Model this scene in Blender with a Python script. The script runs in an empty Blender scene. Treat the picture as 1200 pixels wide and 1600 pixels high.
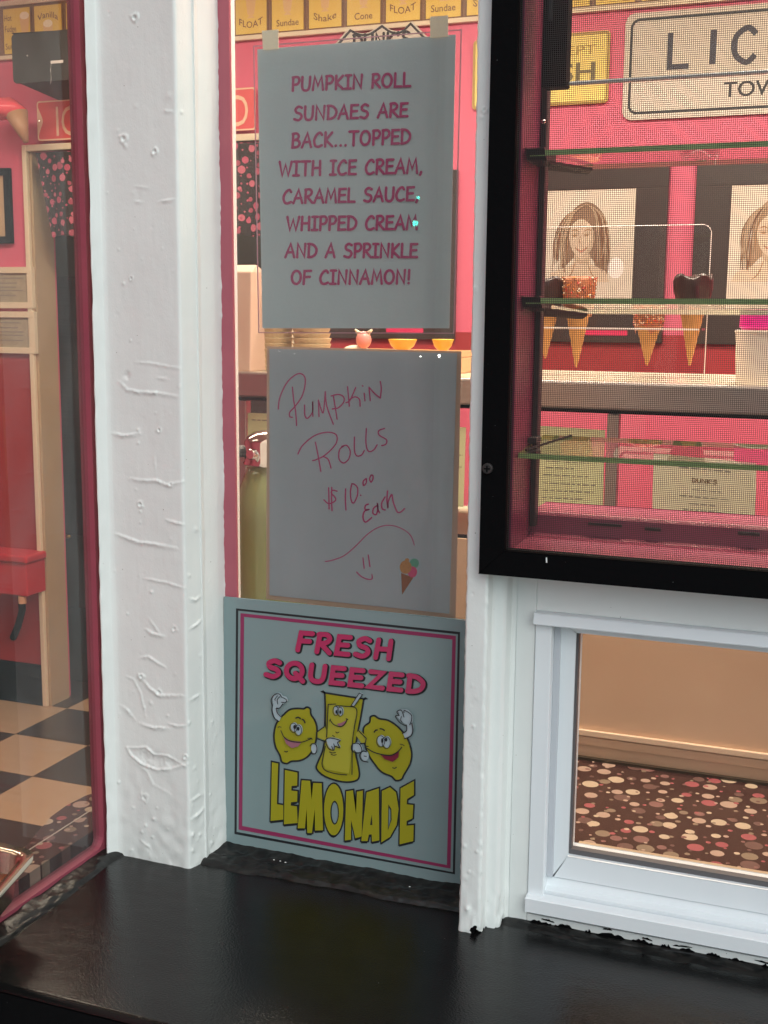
import bpy, math, random
import numpy as np
from mathutils import Vector
from mathutils.geometry import tessellate_polygon
random.seed(7); rng = np.random.default_rng(7)
S = bpy.context.scene
COL = S.collection
R = math.radians
CAMZ = 1.5
YT_TRIM = 1.147
# ------------------------------------------------------------ camera
F = 1869.6
yw, pt, ro = np.radians([20.987, 9.251, .537])
cf = np.array([-np.sin(yw)*np.cos(pt), np.cos(yw)*np.cos(pt), -np.sin(pt)])
cr = np.cross(cf, [0, 0, 1]); cr /= np.linalg.norm(cr); cu = np.cross(cr, cf)
cr, cu = np.cos(ro)*cr + np.sin(ro)*cu, -np.sin(ro)*cr + np.cos(ro)*cu
cd = bpy.data.cameras.new('camera'); cam = bpy.data.objects.new('camera', cd); COL.objects.link(cam)
from mathutils import Matrix
cam.matrix_world = Matrix(((cr[0], cu[0], -cf[0], 0), (cr[1], cu[1], -cf[1], 0), (cr[2], cu[2], -cf[2], CAMZ), (0, 0, 0, 1)))
cd.sensor_fit = 'VERTICAL'; cd.sensor_height = 24; cd.lens = F/1600*24; cd.clip_end = 500; cd.clip_start = .05
S.camera = cam
# ------------------------------------------------------------ sky, sun, exposure
W = bpy.data.worlds.new('World'); S.world = W; W.use_nodes = True
wn = W.node_tree; wn.nodes.clear()
sky = wn.nodes.new('ShaderNodeTexSky'); sky.sky_type = 'NISHITA'; sky.sun_disc = False
SUN_EL, SUN_AZ = R(42), R(-44)       # azimuth: direction of the sun measured from -y towards +x
sky.sun_elevation = SUN_EL
sky.sun_rotation = R(180) + SUN_AZ
sky.dust_density = 1; sky.air_density = 1.0
bg = wn.nodes.new('ShaderNodeBackground'); bg.inputs[1].default_value = .15
S.view_settings.exposure = 0
wo = wn.nodes.new('ShaderNodeOutputWorld')
hs = wn.nodes.new('ShaderNodeHueSaturation'); hs.inputs['Saturation'].default_value = .6
wn.links.new(sky.outputs[0], hs.inputs['Color']); tn = wn.nodes.new('ShaderNodeMixRGB'); tn.blend_type = 'MULTIPLY'; tn.inputs[0].default_value = 1; tn.inputs[2].default_value = (.96, 1.04, 1.02, 1); wn.links.new(hs.outputs[0], tn.inputs[1]); wn.links.new(tn.outputs[0], bg.inputs[0]); wn.links.new(bg.outputs[0], wo.inputs[0])
sl = bpy.data.lights.new('sun', 'SUN'); sl.energy = 1.45; sl.angle = R(60); sl.color = (1, .99, .93)
so = bpy.data.objects.new('sun', sl); COL.objects.link(so)
sd = Vector((-math.sin(SUN_AZ)*math.cos(SUN_EL), -math.cos(SUN_AZ)*math.cos(SUN_EL), math.sin(SUN_EL)))  # towards the sun
so.rotation_euler = sd.to_track_quat('Z', 'Y').to_euler()
S.view_settings.view_transform = 'Standard'; S.view_settings.look = 'None'
S.view_settings.exposure = 0.0; S.view_settings.gamma = 1; S.view_settings.use_curve_mapping = False
S.cycles.transparent_max_bounces = 24; S.cycles.max_bounces = 8
LAMP_W = 56.0
# ------------------------------------------------------------ rays
def at(px, py, **k):
    d = cf + cr*(px-600)/F - cu*(py-800)/F
    (a, v), = k.items(); i = 'xyz'.index(a)
    if a == 'z': v -= CAMZ
    p = d*(v/d[i])
    return Vector((p[0], p[1], p[2]+CAMZ))
Z = lambda r: CAMZ + r
# ------------------------------------------------------------ materials
MATS = {}
def mat(name, col, rough=.5, metal=0, spec=.5, bump=None, var=None, coat=0, emit=None, trans=0, sss=0):
    """bump=(scale,strength,stretch xyz) ; var=(scale, amount, colour2)"""
    if name in MATS: return MATS[name]
    m = bpy.data.materials.new(name); m.use_nodes = True; t = m.node_tree; b = t.nodes['Principled BSDF']
    b.inputs['Base Color'].default_value = (*col, 1); b.inputs['Roughness'].default_value = rough
    b.inputs['Metallic'].default_value = metal; b.inputs['Specular IOR Level'].default_value = spec
    b.inputs['Coat Weight'].default_value = coat; b.inputs['Transmission Weight'].default_value = trans
    tc = t.nodes.new('ShaderNodeTexCoord')
    if var:
        n = t.nodes.new('ShaderNodeTexNoise'); n.inputs['Scale'].default_value = var[0]; n.inputs['Detail'].default_value = 6
        mp = t.nodes.new('ShaderNodeMapping'); mp.inputs['Scale'].default_value = var[3] if len(var) > 3 else (1, 1, 1)
        t.links.new(tc.outputs['Object'], mp.inputs[0]); t.links.new(mp.outputs[0], n.inputs['Vector'])
        r = t.nodes.new('ShaderNodeValToRGB'); r.color_ramp.elements[0].position = .5-var[1]; r.color_ramp.elements[1].position = .5+var[1]
        r.color_ramp.elements[0].color = (*col, 1); r.color_ramp.elements[1].color = (*var[2], 1)
        t.links.new(n.outputs['Fac'], r.inputs[0]); t.links.new(r.outputs[0], b.inputs['Base Color'])
    if bump:
        prev = None
        for k in range(0, len(bump), 3):
            sc, st, sx = bump[k:k+3]
            n = t.nodes.new('ShaderNodeTexNoise'); n.inputs['Scale'].default_value = sc; n.inputs['Detail'].default_value = 5
            mp = t.nodes.new('ShaderNodeMapping'); mp.inputs['Scale'].default_value = sx
            t.links.new(tc.outputs['Object'], mp.inputs[0]); t.links.new(mp.outputs[0], n.inputs['Vector'])
            bp = t.nodes.new('ShaderNodeBump'); bp.inputs['Strength'].default_value = st; bp.inputs['Distance'].default_value = .002
            t.links.new(n.outputs['Fac'], bp.inputs['Height'])
            if prev: t.links.new(prev.outputs[0], bp.inputs['Normal'])
            prev = bp
        t.links.new(prev.outputs[0], b.inputs['Normal'])
    if emit:
        b.inputs['Emission Color'].default_value = (*emit[0], 1); b.inputs['Emission Strength'].default_value = emit[1]
    MATS[name] = m; return m
def glassmat(name, tint, ior=1.5, rough=0.0, film=0):
    m = bpy.data.materials.new(name); m.use_nodes = True; t = m.node_tree; t.nodes.clear()
    o = t.nodes.new('ShaderNodeOutputMaterial'); tr = t.nodes.new('ShaderNodeBsdfTransparent'); gl = t.nodes.new('ShaderNodeBsdfGlossy')
    tr.inputs[0].default_value = (*tint, 1); gl.inputs['Roughness'].default_value = rough
    fr = t.nodes.new('ShaderNodeFresnel'); fr.inputs[0].default_value = ior
    # same reflectance from either side of the thin sheet
    ge = t.nodes.new('ShaderNodeNewGeometry'); mi = t.nodes.new('ShaderNodeMath'); mi.operation = 'MULTIPLY'
    iv = t.nodes.new('ShaderNodeMath'); iv.operation = 'SUBTRACT'; iv.inputs[0].default_value = 1
    t.links.new(ge.outputs['Backfacing'], iv.inputs[1]); t.links.new(fr.outputs[0], mi.inputs[0]); t.links.new(iv.outputs[0], mi.inputs[1])
    mx = t.nodes.new('ShaderNodeMixShader')
    t.links.new(mi.outputs[0], mx.inputs[0]); t.links.new(tr.outputs[0], mx.inputs[1]); t.links.new(gl.outputs[0], mx.inputs[2]); 
    last = mx
    if film:   # thin film of pale colour painted in place of the haze of reflections
        tc = t.nodes.new('ShaderNodeTexCoord'); mp = t.nodes.new('ShaderNodeMapping'); mp.inputs['Scale'].default_value = (3, 3, 1.2); mp.inputs['Rotation'].default_value = (0, R(35), 0)
        n = t.nodes.new('ShaderNodeTexNoise'); n.inputs['Scale'].default_value = 3; n.inputs['Detail'].default_value = 7; n.inputs['Distortion'].default_value = 1.2
        t.links.new(tc.outputs['Object'], mp.inputs[0]); t.links.new(mp.outputs[0], n.inputs['Vector'])
        mr = t.nodes.new('ShaderNodeMapRange'); mr.inputs[1].default_value = .35; mr.inputs[2].default_value = .75; mr.inputs[3].default_value = film*.35; mr.inputs[4].default_value = film*1.9
        t.links.new(n.outputs['Fac'], mr.inputs[0]); df = t.nodes.new('ShaderNodeBsdfDiffuse'); df.inputs[0].default_value = (.8, .8, .8, 1)
        m2 = t.nodes.new('ShaderNodeMixShader'); t.links.new(mr.outputs[0], m2.inputs[0]); t.links.new(mx.outputs[0], m2.inputs[1]); t.links.new(df.outputs[0], m2.inputs[2]); last = m2
    t.links.new(last.outputs[0], o.inputs[0])
    MATS[name] = m; return m
def dotmat(name, ground, cols, scale, rad, rough=.35, flat=None):
    """polka dots of mixed size and colour"""
    m = bpy.data.materials.new(name); m.use_nodes = True; t = m.node_tree; b = t.nodes['Principled BSDF']
    b.inputs['Roughness'].default_value = rough
    tc = t.nodes.new('ShaderNodeTexCoord'); mp = t.nodes.new('ShaderNodeMapping'); mp.inputs['Scale'].default_value = flat or (1, 1, 1)
    t.links.new(tc.outputs['Object'], mp.inputs[0])
    prevc = None
    for layer, (sc, rd) in enumerate(((scale, rad), (scale*1.3, rad*.42))):
        mp2 = t.nodes.new('ShaderNodeMapping'); mp2.inputs['Location'].default_value = (layer*3.3, layer*1.7, 0); t.links.new(mp.outputs[0], mp2.inputs[0])
        v = t.nodes.new('ShaderNodeTexVoronoi'); v.feature = 'F1'; v.voronoi_dimensions = '2D' ; v.inputs['Scale'].default_value = sc; v.inputs['Randomness'].default_value = .72
        t.links.new(mp2.outputs[0], v.inputs['Vector'])
        sp = t.nodes.new('ShaderNodeSeparateColor'); t.links.new(v.outputs['Color'], sp.inputs[0])
        mr = t.nodes.new('ShaderNodeMapRange'); mr.inputs[1].default_value = 0; mr.inputs[2].default_value = 1; mr.inputs[3].default_value = rd*.55; mr.inputs[4].default_value = rd*1.1
        t.links.new(sp.outputs[1], mr.inputs[0])
        lt = t.nodes.new('ShaderNodeMath'); lt.operation = 'LESS_THAN'; t.links.new(v.outputs['Distance'], lt.inputs[0]); t.links.new(mr.outputs[0], lt.inputs[1])
        r = t.nodes.new('ShaderNodeValToRGB'); r.color_ramp.interpolation = 'CONSTANT'
        e = r.color_ramp.elements
        while len(e) < len(cols): e.new(.5)
        for i, c in enumerate(cols): e[i].position = i/len(cols); e[i].color = (*c, 1)
        t.links.new(sp.outputs[0], r.inputs[0])
        mx = t.nodes.new('ShaderNodeMixRGB')
        if prevc is None: mx.inputs[1].default_value = (*ground, 1)
        else: t.links.new(prevc.outputs[0], mx.inputs[1])
        t.links.new(lt.outputs[0], mx.inputs[0]); t.links.new(r.outputs[0], mx.inputs[2]); prevc = mx
    t.links.new(prevc.outputs[0], b.inputs['Base Color'])
    MATS[name] = m; return m

white = mat('white_paint', (.79, .82, .80), .33, bump=(240, .07, (1, 1, .15), 60, .22, (1, 1, 1), 700, .10, (1, 1, .5)), var=(9, .3, (.72, .745, .73)))
whitev = mat('white_vinyl', (.79, .83, .85), .35, bump=(40, .12, (1, 1, 1)), var=(20, .3, (.75, .79, .82), (1, 1, .3)))
black = mat('black_paint', (.004, .004, .0045), .6, spec=.03, bump=(120, .3, (1, 1, 1)))
blackledge = mat('black_gloss_paint', (.004, .004, .0042), .16, spec=.32, bump=(30, .05, (.5, 1.4, 1), 480, .16, (.8, 1.2, 1)), var=(30, .12, (.006, .006, .006)))
blackrough = mat('black_caulk', (.008, .008, .008), .3, spec=.35, bump=(90, .5, (.5, 1, 1)), var=(70, .04, (.016, .015, .014)))
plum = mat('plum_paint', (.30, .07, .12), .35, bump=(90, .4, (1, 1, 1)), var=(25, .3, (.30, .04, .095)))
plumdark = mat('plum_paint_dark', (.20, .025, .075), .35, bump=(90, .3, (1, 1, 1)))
pinkwall = mat('pink_wall', (.70, .14, .225), .55, bump=(200, .15, (1, 1, 1)), var=(3, .3, (.66, .12, .20)))
cream = mat('cream_trim', (.74, .66, .48), .5, bump=(60, .2, (1, 1, .3)))
beige = mat('beige_panel', (.66, .46, .32), .4, bump=(14, .5, (1, 1, 1)), var=(5, .25, (.60, .40, .27)))
beigel = mat('beige_trim', (.74, .55, .40), .4)
steel = mat('brushed_steel', (.42, .37, .34), .38, metal=.85, bump=(150, .2, (.05, 1, 1)))
chrome = mat('chrome', (.75, .72, .70), .08, metal=1)
darkmetal = mat('dark_metal', (.035, .03, .03), .45, metal=.3)
paper = mat('white_paper', (.54, .605, .615), .6, bump=(300, .1, (1, 1, 1), 9, .8, (1, 1, 1)), var=(9, .3, (.50, .56, .58)))
papersign = mat('sign_board_white', (.22, .295, .30), .13, var=(6, .3, (.195, .27, .28)))
warmpaper = mat('warm_white_paper', (.82, .78, .60), .6)
plumink = mat('plum_ink', (.47, .05, .17), .6)
pinkink = mat('pink_ink', (.62, .06, .17), .5)
redink = mat('rose_ink', (.42, .035, .11), .2)
blackink = mat('black_ink', (.012, .015, .018), .5)
yellowink = mat('yellow_ink', (.31, .29, .01), .5)
lightyellow = mat('light_yellow_ink', (.36, .34, .03), .5)
whiteink = mat('white_ink', (.37, .45, .49), .5)
mouthink = mat('mauve_ink', (.30, .12, .16), .5)
greenink = mat('green_ink', (.08, .33, .22), .5)
tanink = mat('tan_ink', (.50, .22, .06), .5)
coneink = mat('cone_brown_ink', (.28, .09, .03), .5)
menuy = mat('menu_yellow', (.78, .60, .12), .5, var=(12, .3, (.74, .52, .10)))
brownink = mat('brown_ink', (.20, .11, .05), .5)
greyink = mat('grey_ink', (.25, .24, .20), .5)
tapemat = mat('masking_tape', (.95, .82, .62), .6, bump=(200, .2, (1, 1, 1)))
glass = glassmat('window_glass', (.86, .87, .86), film=.03)
glassfar = glassmat('thin_clear_glass', (.97, .97, .96))
acryl = glassmat('clear_acrylic', (.95, .95, .95), 1.45)
sleeve = glassmat('laminate_film', (.97, .96, .97), 1.35, .08)
edgegreen = mat('green_glass_edge', (.34, .50, .16), .15, var=(30, .2, (.48, .66, .26), (1, 6, 6)))
edgewhite = mat('glass_edge_gleam', (.95, .96, .95), .3)  # white colour stands in for lamps reflected in the slat's edge
wiremat = mat('screen_wire', (.02, .02, .02), .5)
def specks(m, scale, thr, col):
    t = m.node_tree; b = t.nodes['Principled BSDF']; tc = t.nodes.new('ShaderNodeTexCoord')
    v = t.nodes.new('ShaderNodeTexVoronoi'); v.inputs['Scale'].default_value = scale; t.links.new(tc.outputs['Object'], v.inputs['Vector'])
    sp = t.nodes.new('ShaderNodeSeparateColor'); t.links.new(v.outputs['Color'], sp.inputs[0])
    mu = t.nodes.new('ShaderNodeMath'); mu.operation = 'MULTIPLY'; mu.inputs[1].default_value = thr; t.links.new(sp.outputs[0], mu.inputs[0])
    pw_ = t.nodes.new('ShaderNodeMath'); pw_.operation = 'POWER'; pw_.inputs[1].default_value = 3; t.links.new(mu.outputs[0], pw_.inputs[0])
    lt = t.nodes.new('ShaderNodeMath'); lt.operation = 'LESS_THAN'; t.links.new(v.outputs['Distance'], lt.inputs[0]); t.links.new(pw_.outputs[0], lt.inputs[1])
    mx = t.nodes.new('ShaderNodeMixRGB'); mx.inputs[2].default_value = (*col, 1); t.links.new(lt.outputs[0], mx.inputs[0])
    l = b.inputs['Base Color'].links
    if l: t.links.new(l[0].from_socket, mx.inputs[1])
    else: mx.inputs[1].default_value = b.inputs['Base Color'].default_value
    t.links.new(mx.outputs[0], b.inputs['Base Color'])
specks(blackledge, 90, .36, (.22, .21, .20)); specks(white, 110, .40, (.28, .27, .24)); specks(black, 140, .4, (.12, .12, .12))
# ------------------------------------------------------------ object helpers
def tag(o, label=None, cat=None, group=None, kind=None):
    if label: o['label'] = label
    if cat: o['category'] = cat
    if group: o['group'] = group
    if kind: o['kind'] = kind
    return o
LOC = {}
def thing(name, label, cat, loc, group=None):
    o = bpy.data.objects.new(name, None); COL.objects.link(o); o.location = loc; o.empty_display_size = .02
    LOC[o.name] = Vector(loc); return tag(o, label, cat, group)
class MB:
    def __init__(s): s.v = []; s.f = []; s.mi = []
    def add(s, vs, fs, mi=0):
        n = len(s.v); s.v += [Vector(v) for v in vs]; s.f += [tuple(i+n for i in f) for f in fs]; s.mi += [mi]*len(fs); return s
    def box(s, x0, x1, y0, y1, z0, z1, mi=0):
        v = [(x0, y0, z0), (x1, y0, z0), (x1, y1, z0), (x0, y1, z0), (x0, y0, z1), (x1, y0, z1), (x1, y1, z1), (x0, y1, z1)]
        return s.add(v, [(3, 2, 1, 0), (4, 5, 6, 7), (0, 1, 5, 4), (1, 2, 6, 5), (2, 3, 7, 6), (3, 0, 4, 7)], mi)
    def prism(s, pts, d, mi=0):
        """closed polygon pts (3d, planar) extruded by vector d"""
        pts = [Vector(p) for p in pts]; d = Vector(d); n = len(pts)
        tri = tessellate_polygon([pts])
        vs = pts + [p+d for p in pts]
        fs = [tuple(t) for t in tri] + [tuple(i+n for i in reversed(t)) for t in tri] + [(i, (i+1) % n, (i+1) % n+n, i+n) for i in range(n)]
        return s.add(vs, fs, mi)
    def profile(s, prof, x0, x1, axis='x', mi=0):
        """prof: list of (a,z); extruded along axis"""
        if axis == 'x': return s.prism([(x0, a, z) for a, z in prof], (x1-x0, 0, 0), mi)
        return s.prism([(a, x0, z) for a, z in prof], (0, x1-x0, 0), mi)
    def lathe(s, prof, c=(0, 0, 0), n=24, mi=0, sx=1, sy=1):
        c = Vector(c); vs = []; m = len(prof)
        for r, z in prof:
            for k in range(n):
                a = 2*math.pi*k/n; vs.append(c+Vector((r*math.cos(a)*sx, r*math.sin(a)*sy, z)))
        fs = [(i*n+k, i*n+(k+1) % n, (i+1)*n+(k+1) % n, (i+1)*n+k) for i in range(m-1) for k in range(n)]
        if prof[0][0] > 1e-5: fs.append(tuple(reversed(range(n))))
        if prof[-1][0] > 1e-5: fs.append(tuple(range((m-1)*n, m*n)))
        return s.add(vs, fs, mi)
    def tube(s, path, r, n=8, mi=0, caps=True):
        path = [Vector(p) for p in path]; vs = []; N = len(path)
        for i, p in enumerate(path):
            t = (path[min(i+1, N-1)]-path[max(i-1, 0)]).normalized()
            a = t.cross(Vector((0, 0, 1))); a = a.normalized() if a.length > .05 else t.cross(Vector((1, 0, 0))).normalized()
            b = t.cross(a); rr = r[i] if isinstance(r, (list, tuple)) else r
            for k in range(n):
                th = 2*math.pi*k/n; vs.append(p+(a*math.cos(th)+b*math.sin(th))*rr)
        fs = [(i*n+k, i*n+(k+1) % n, (i+1)*n+(k+1) % n, (i+1)*n+k) for i in range(N-1) for k in range(n)]
        if caps: fs += [tuple(reversed(range(n))), tuple(range((N-1)*n, N*n))]
        return s.add(vs, fs, mi)
    def ball(s, c, r, n=12, sc=(1, 1, 1), mi=0):
        pr = [(r*math.sin(math.pi*i/n)*1.0, -r*math.cos(math.pi*i/n)) for i in range(n+1)]
        pr = [(max(a, 1e-6), b*sc[2]) for a, b in pr]
        return s.lathe(pr, c, n+4, mi, sc[0], sc[1])
    def build(s, name, m, parent=None, smooth=False, bevel=0, seg=2, label=None, world=False):
        me = bpy.data.meshes.new(name)
        if parent is not None:
            r = parent
            while r.parent: r = r.parent
            off = LOC[r.name]
        else:
            a = np.array([tuple(v) for v in s.v]); off = Vector(((a[:, 0].min()+a[:, 0].max())/2, (a[:, 1].min()+a[:, 1].max())/2, a[:, 2].min()))
        if world: off = Vector((0, 0, 0))
        me.from_pydata([tuple(v-off) for v in s.v], [], s.f)
        for mm in (m if isinstance(m, (list, tuple)) else [m]): me.materials.append(mm)
        if any(s.mi): me.polygons.foreach_set('material_index', s.mi)
        if smooth: me.polygons.foreach_set('use_smooth', [True]*len(s.f))
        me.validate(); me.update()
        o = bpy.data.objects.new(name, me); COL.objects.link(o)
        if parent is not None: o.parent = parent
        else: o.location = off; LOC[o.name] = off
        if bevel:
            b = o.modifiers.new('bevel', 'BEVEL'); b.width = bevel; b.segments = seg; b.limit_method = 'ANGLE'; b.angle_limit = R(40)
        if label: o['label'] = label
        return o
def boxobj(name, m, parent, *a, bevel=.0, **k): return MB().box(*a).build(name, m, parent, bevel=bevel, **k)
def copy_tree(o, parent=None, loc=None):
    c = o.copy(); COL.objects.link(c); c.parent = parent
    if loc is not None: c.location = loc; LOC[c.name] = Vector(loc)
    for ch in list(o.children): copy_tree(ch, c)
    return c
# ------------------------------------------------------------ flat print helpers (real flat ink on real sheets)
def spline(pts, n=7, closed=False):
    P = [np.array(p, float) for p in pts]; out = []; N = len(P)
    if N < 3: return [tuple(p) for p in P]
    rngi = range(N if closed else N-1)
    for i in rngi:
        if closed: p0, p1, p2, p3 = P[i-1], P[i], P[(i+1) % N], P[(i+2) % N]
        else: p0, p1, p2, p3 = P[max(i-1, 0)], P[i], P[i+1], P[min(i+2, N-1)]
        for k in range(n):
            t = k/n
            out.append(tuple(.5*((2*p1)+(-p0+p2)*t+(2*p0-5*p1+4*p2-p3)*t*t+(-p0+3*p1-3*p2+p3)*t**3)))
    if not closed: out.append(tuple(P[-1]))
    return out
def ell(cx, cy, rx, ry, n=20, rot=0):
    c, s = math.cos(rot), math.sin(rot)
    return [(cx+rx*math.cos(2*math.pi*k/n)*c-ry*math.sin(2*math.pi*k/n)*s, cy+rx*math.cos(2*math.pi*k/n)*s+ry*math.sin(2*math.pi*k/n)*c) for k in range(n)]
class Ink:
    """2d shapes mapped through fn(u,v,depth) to a plane; every shape gets a hair of thickness of its own"""
    def __init__(s, fn, d0=.0003, step=.00004): s.fn = fn; s.mb = MB(); s.d = d0; s.step = step
    def poly(s, pts, holes=()):
        loops = [[Vector((p[0], p[1], 0)) for p in pts]] + [[Vector((p[0], p[1], 0)) for p in h] for h in holes]
        tri = tessellate_polygon(loops); flat = [p for l in loops for p in l]
        s.mb.add([s.fn(p[0], p[1], s.d) for p in flat], [tuple(t) for t in tri]); s.d += s.step; return s
    def line(s, pts, w, closed=False, cap=True, taper=False):
        P = [np.array(p, float) for p in pts]
        Q = [P[0]]
        for p in P[1:]:
            if np.linalg.norm(p-Q[-1]) > 1e-4: Q.append(p)
        P = Q
        if closed and np.linalg.norm(P[0]-P[-1]) > 1e-4: P.append(P[0])
        if len(P) < 2: return s
        N = len(P); L = []; Rr = []
        for i in range(N):
            if closed and i in (0, N-1): t0 = P[-1]-P[-2]; t1 = P[1]-P[0]
            else: t0 = P[i]-P[i-1] if i else P[1]-P[0]; t1 = P[i+1]-P[i] if i < N-1 else P[-1]-P[-2]
            t0 = t0/np.linalg.norm(t0); t1 = t1/np.linalg.norm(t1)
            n0 = np.array([-t0[1], t0[0]]); n1 = np.array([-t1[1], t1[0]]); nn = n0+n1
            l = np.linalg.norm(nn); nn = nn/l if l > .2 else n1
            k = min(1/max(nn@n1, .45), 1.9); ww = w/2
            if taper: ww *= .45+.55*math.sin(math.pi*min(max(i/(N-1), .06), .94))
            L.append(P[i]+nn*ww*k); Rr.append(P[i]-nn*ww*k)
        vs = []; fs = []
        for a, b in zip(L, Rr): vs += [a, b]
        for i in range(N-1): fs.append((2*i, 2*i+1, 2*i+3, 2*i+2))
        if cap and not closed:
            for end, i in ((0, 0), (1, N-1)):
                t = P[1]-P[0] if end == 0 else P[-1]-P[-2]; t = t/np.linalg.norm(t)*(-1 if end == 0 else 1)
                c = P[i]; a = L[i]-c; n0 = len(vs); arc = [2*i]
                sg = 1 if (t[0]*a[1]-t[1]*a[0]) > 0 else -1
                for k in range(1, 6):
                    th = -sg*math.pi*k/6; vs.append(c+np.array([a[0]*math.cos(th)-a[1]*math.sin(th), a[0]*math.sin(th)+a[1]*math.cos(th)])); arc.append(n0+k-1)
                arc.append(2*i+1); fs.append(tuple(arc))
        s.mb.add([s.fn(v[0], v[1], s.d) for v in vs], fs); s.d += s.step; return s
    def build(s, name, m, parent, label=None): return s.mb.build(name, m, parent, label=label)
def plane_px(y, ox=0, oy=0, k=1):
    """pixel coordinates (optionally of an enlargement) -> the plane y, d in front of it"""
    return lambda u, v, d: at(ox+u*k, oy+v*k, y=y) + Vector((0, -d, 0))
# hand-lettered capitals: strokes, 'c' = curved
G = {
'A': (.74, ['l 0,0 .40,1 .72,0', 'l .13,.36 .62,.38']), 'B': (.64, ['l .08,1 .06,0', 'c .04,.98 .36,1 .52,.82 .40,.60 .10,.53', 'c .10,.53 .44,.52 .62,.30 .46,.06 .04,.01']),
'C': (.68, ['c .64,.84 .48,1 .22,.84 .04,.46 .14,.10 .38,0 .66,.10']), 'D': (.72, ['l .08,1 .08,0', 'c .02,.99 .40,.94 .70,.62 .64,.24 .36,.04 .05,.01']),
'E': (.60, ['l .58,.98 .08,.97 .06,.02 .60,.02', 'l .08,.51 .52,.53']), 'F': (.58, ['l .60,.98 .08,.97 .04,0', 'l .08,.52 .52,.54']),
'G': (.74, ['c .66,.86 .46,1 .20,.82 .04,.44 .16,.08 .44,0 .68,.18 .70,.42', 'l .42,.42 .74,.42']), 'H': (.72, ['l .08,1 .06,0', 'l .64,1 .66,0', 'l .08,.50 .66,.52']),
'I': (.44, ['l .22,1 .22,0', 'l .02,.99 .44,.99', 'l 0,.01 .44,.01']), 'J': (.6, ['c .44,1 .44,.3 .36,.04 .16,0 .02,.16', 'l .2,1 .6,1']),
'K': (.64, ['l .08,1 .08,0', 'l .60,.98 .10,.46 .64,0']), 'L': (.54, ['l .06,1 .06,.02 .56,.01']), 'M': (.86, ['l .04,0 .16,1 .43,.28 .70,1 .84,0']),
'N': (.74, ['l .06,0 .08,1 .64,.03 .68,1']), 'O': (.80, ['o .40,.50 .36,.49']), 'P': (.58, ['l .08,1 .08,0', 'c .04,.98 .42,1 .58,.76 .42,.48 .10,.45']),
'Q': (.84, ['o .40,.50 .36,.49', 'l .46,.36 .84,-.1']), 'R': (.62, ['l .08,1 .06,0', 'c .04,.98 .40,1 .56,.78 .42,.56 .12,.46', 'l .20,.46 .64,0']),
'S': (.64, ['c .60,.90 .36,1 .12,.82 .20,.58 .50,.46 .60,.22 .38,0 .04,.08']), 'T': (.70, ['l .35,1 .35,0', 'l 0,.99 .70,.99']),
'U': (.70, ['c .06,1 .06,.30 .20,.02 .50,.02 .64,.30 .66,1']), 'V': (.66, ['l .02,1 .34,0 .64,1']), 'W': (.98, ['l .02,1 .26,0 .50,.80 .74,0 .98,1']),
'X': (.64, ['l .04,1 .62,0', 'l .60,1 .04,0']), 'Y': (.64, ['l .02,1 .34,.50', 'l .62,1 .22,0']), 'Z': (.66, ['l .06,.98 .62,.98 .04,.02 .68,.02']),
'.': (.22, ['l .10,.02 .12,.04']), ',': (.26, ['l .14,.06 .06,-.14']), '!': (.22, ['l .12,1 .10,.30', 'l .10,.02 .11,.04']), "'": (.18, ['l .1,1 .08,.78']), ' ': (.42, []), '0': (.6, ['o .3,.5 .28,.49']),
}
def glyph_layout(text, gap=.13):
    x = 0; out = []
    for ch in text:
        w, st = G[ch]
        for q in st:
            kd, rest = q[0], [tuple(float(a) for a in p.split(',')) for p in q[2:].split()]
            if kd == 'o': pts = ell(rest[0][0], rest[0][1], rest[1][0], rest[1][1], 22); out.append(([(x+p[0], p[1]) for p in pts], True))
            elif kd == 'c': out.append(([(x+p[0], p[1]) for p in spline(rest, 5)], False))
            else: out.append(([(x+p[0], p[1]) for p in rest], False))
        x += w+gap
    return out, x-gap
def letter(ink, text, p0, p1, h, w, slant=0, dx=0, dy=0, wob=0, gap=.13):
    """baseline p0..p1, cap height h, all in the ink's own 2d units (v down)"""
    st, tot = glyph_layout(text, gap); p0 = np.array(p0, float); p1 = np.array(p1, float); ux = (p1-p0)/tot
    for pts, cl in st:
        ink.line([tuple(p0+ux*a+np.array([slant*h*b+dx, -h*b+dy])) for a, b in pts], w, closed=cl)
def fonttext(text, p0, u, v, width=None, height=1.0, align='LEFT', thick=0):
    """built-in font -> MB on plane p0+u*a+v*b ; height = cap height in units of |v| ; scaled to width if given"""
    c = bpy.data.curves.new('tmp', 'FONT'); c.body = text; c.size = 1; c.resolution_u = 3
    if thick: c.offset = thick
    o = bpy.data.objects.new('tmp', c); COL.objects.link(o)
    me = bpy.data.meshes.new_from_object(o.evaluated_get(bpy.context.evaluated_depsgraph_get()))
    bpy.data.objects.remove(o); bpy.data.curves.remove(c)
    V = np.array([tuple(q.co) for q in me.vertices]); Fc = [tuple(p.vertices) for p in me.polygons]; bpy.data.meshes.remove(me)
    x0, x1 = V[:, 0].min(), V[:, 0].max(); y1 = .69
    sx = (width/(x1-x0)) if width else height/y1
    V[:, 0] = (V[:, 0]-x0)*sx; V[:, 1] *= height/y1
    if align == 'CENTER': V[:, 0] -= (x1-x0)*sx/2
    p0 = Vector(p0); u = Vector(u); v = Vector(v)
    return [p0+u*float(a)+v*float(b) for a, b, _ in V], Fc
XU, ZU = Vector((1, 0, 0)), Vector((0, 0, 1))
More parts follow.
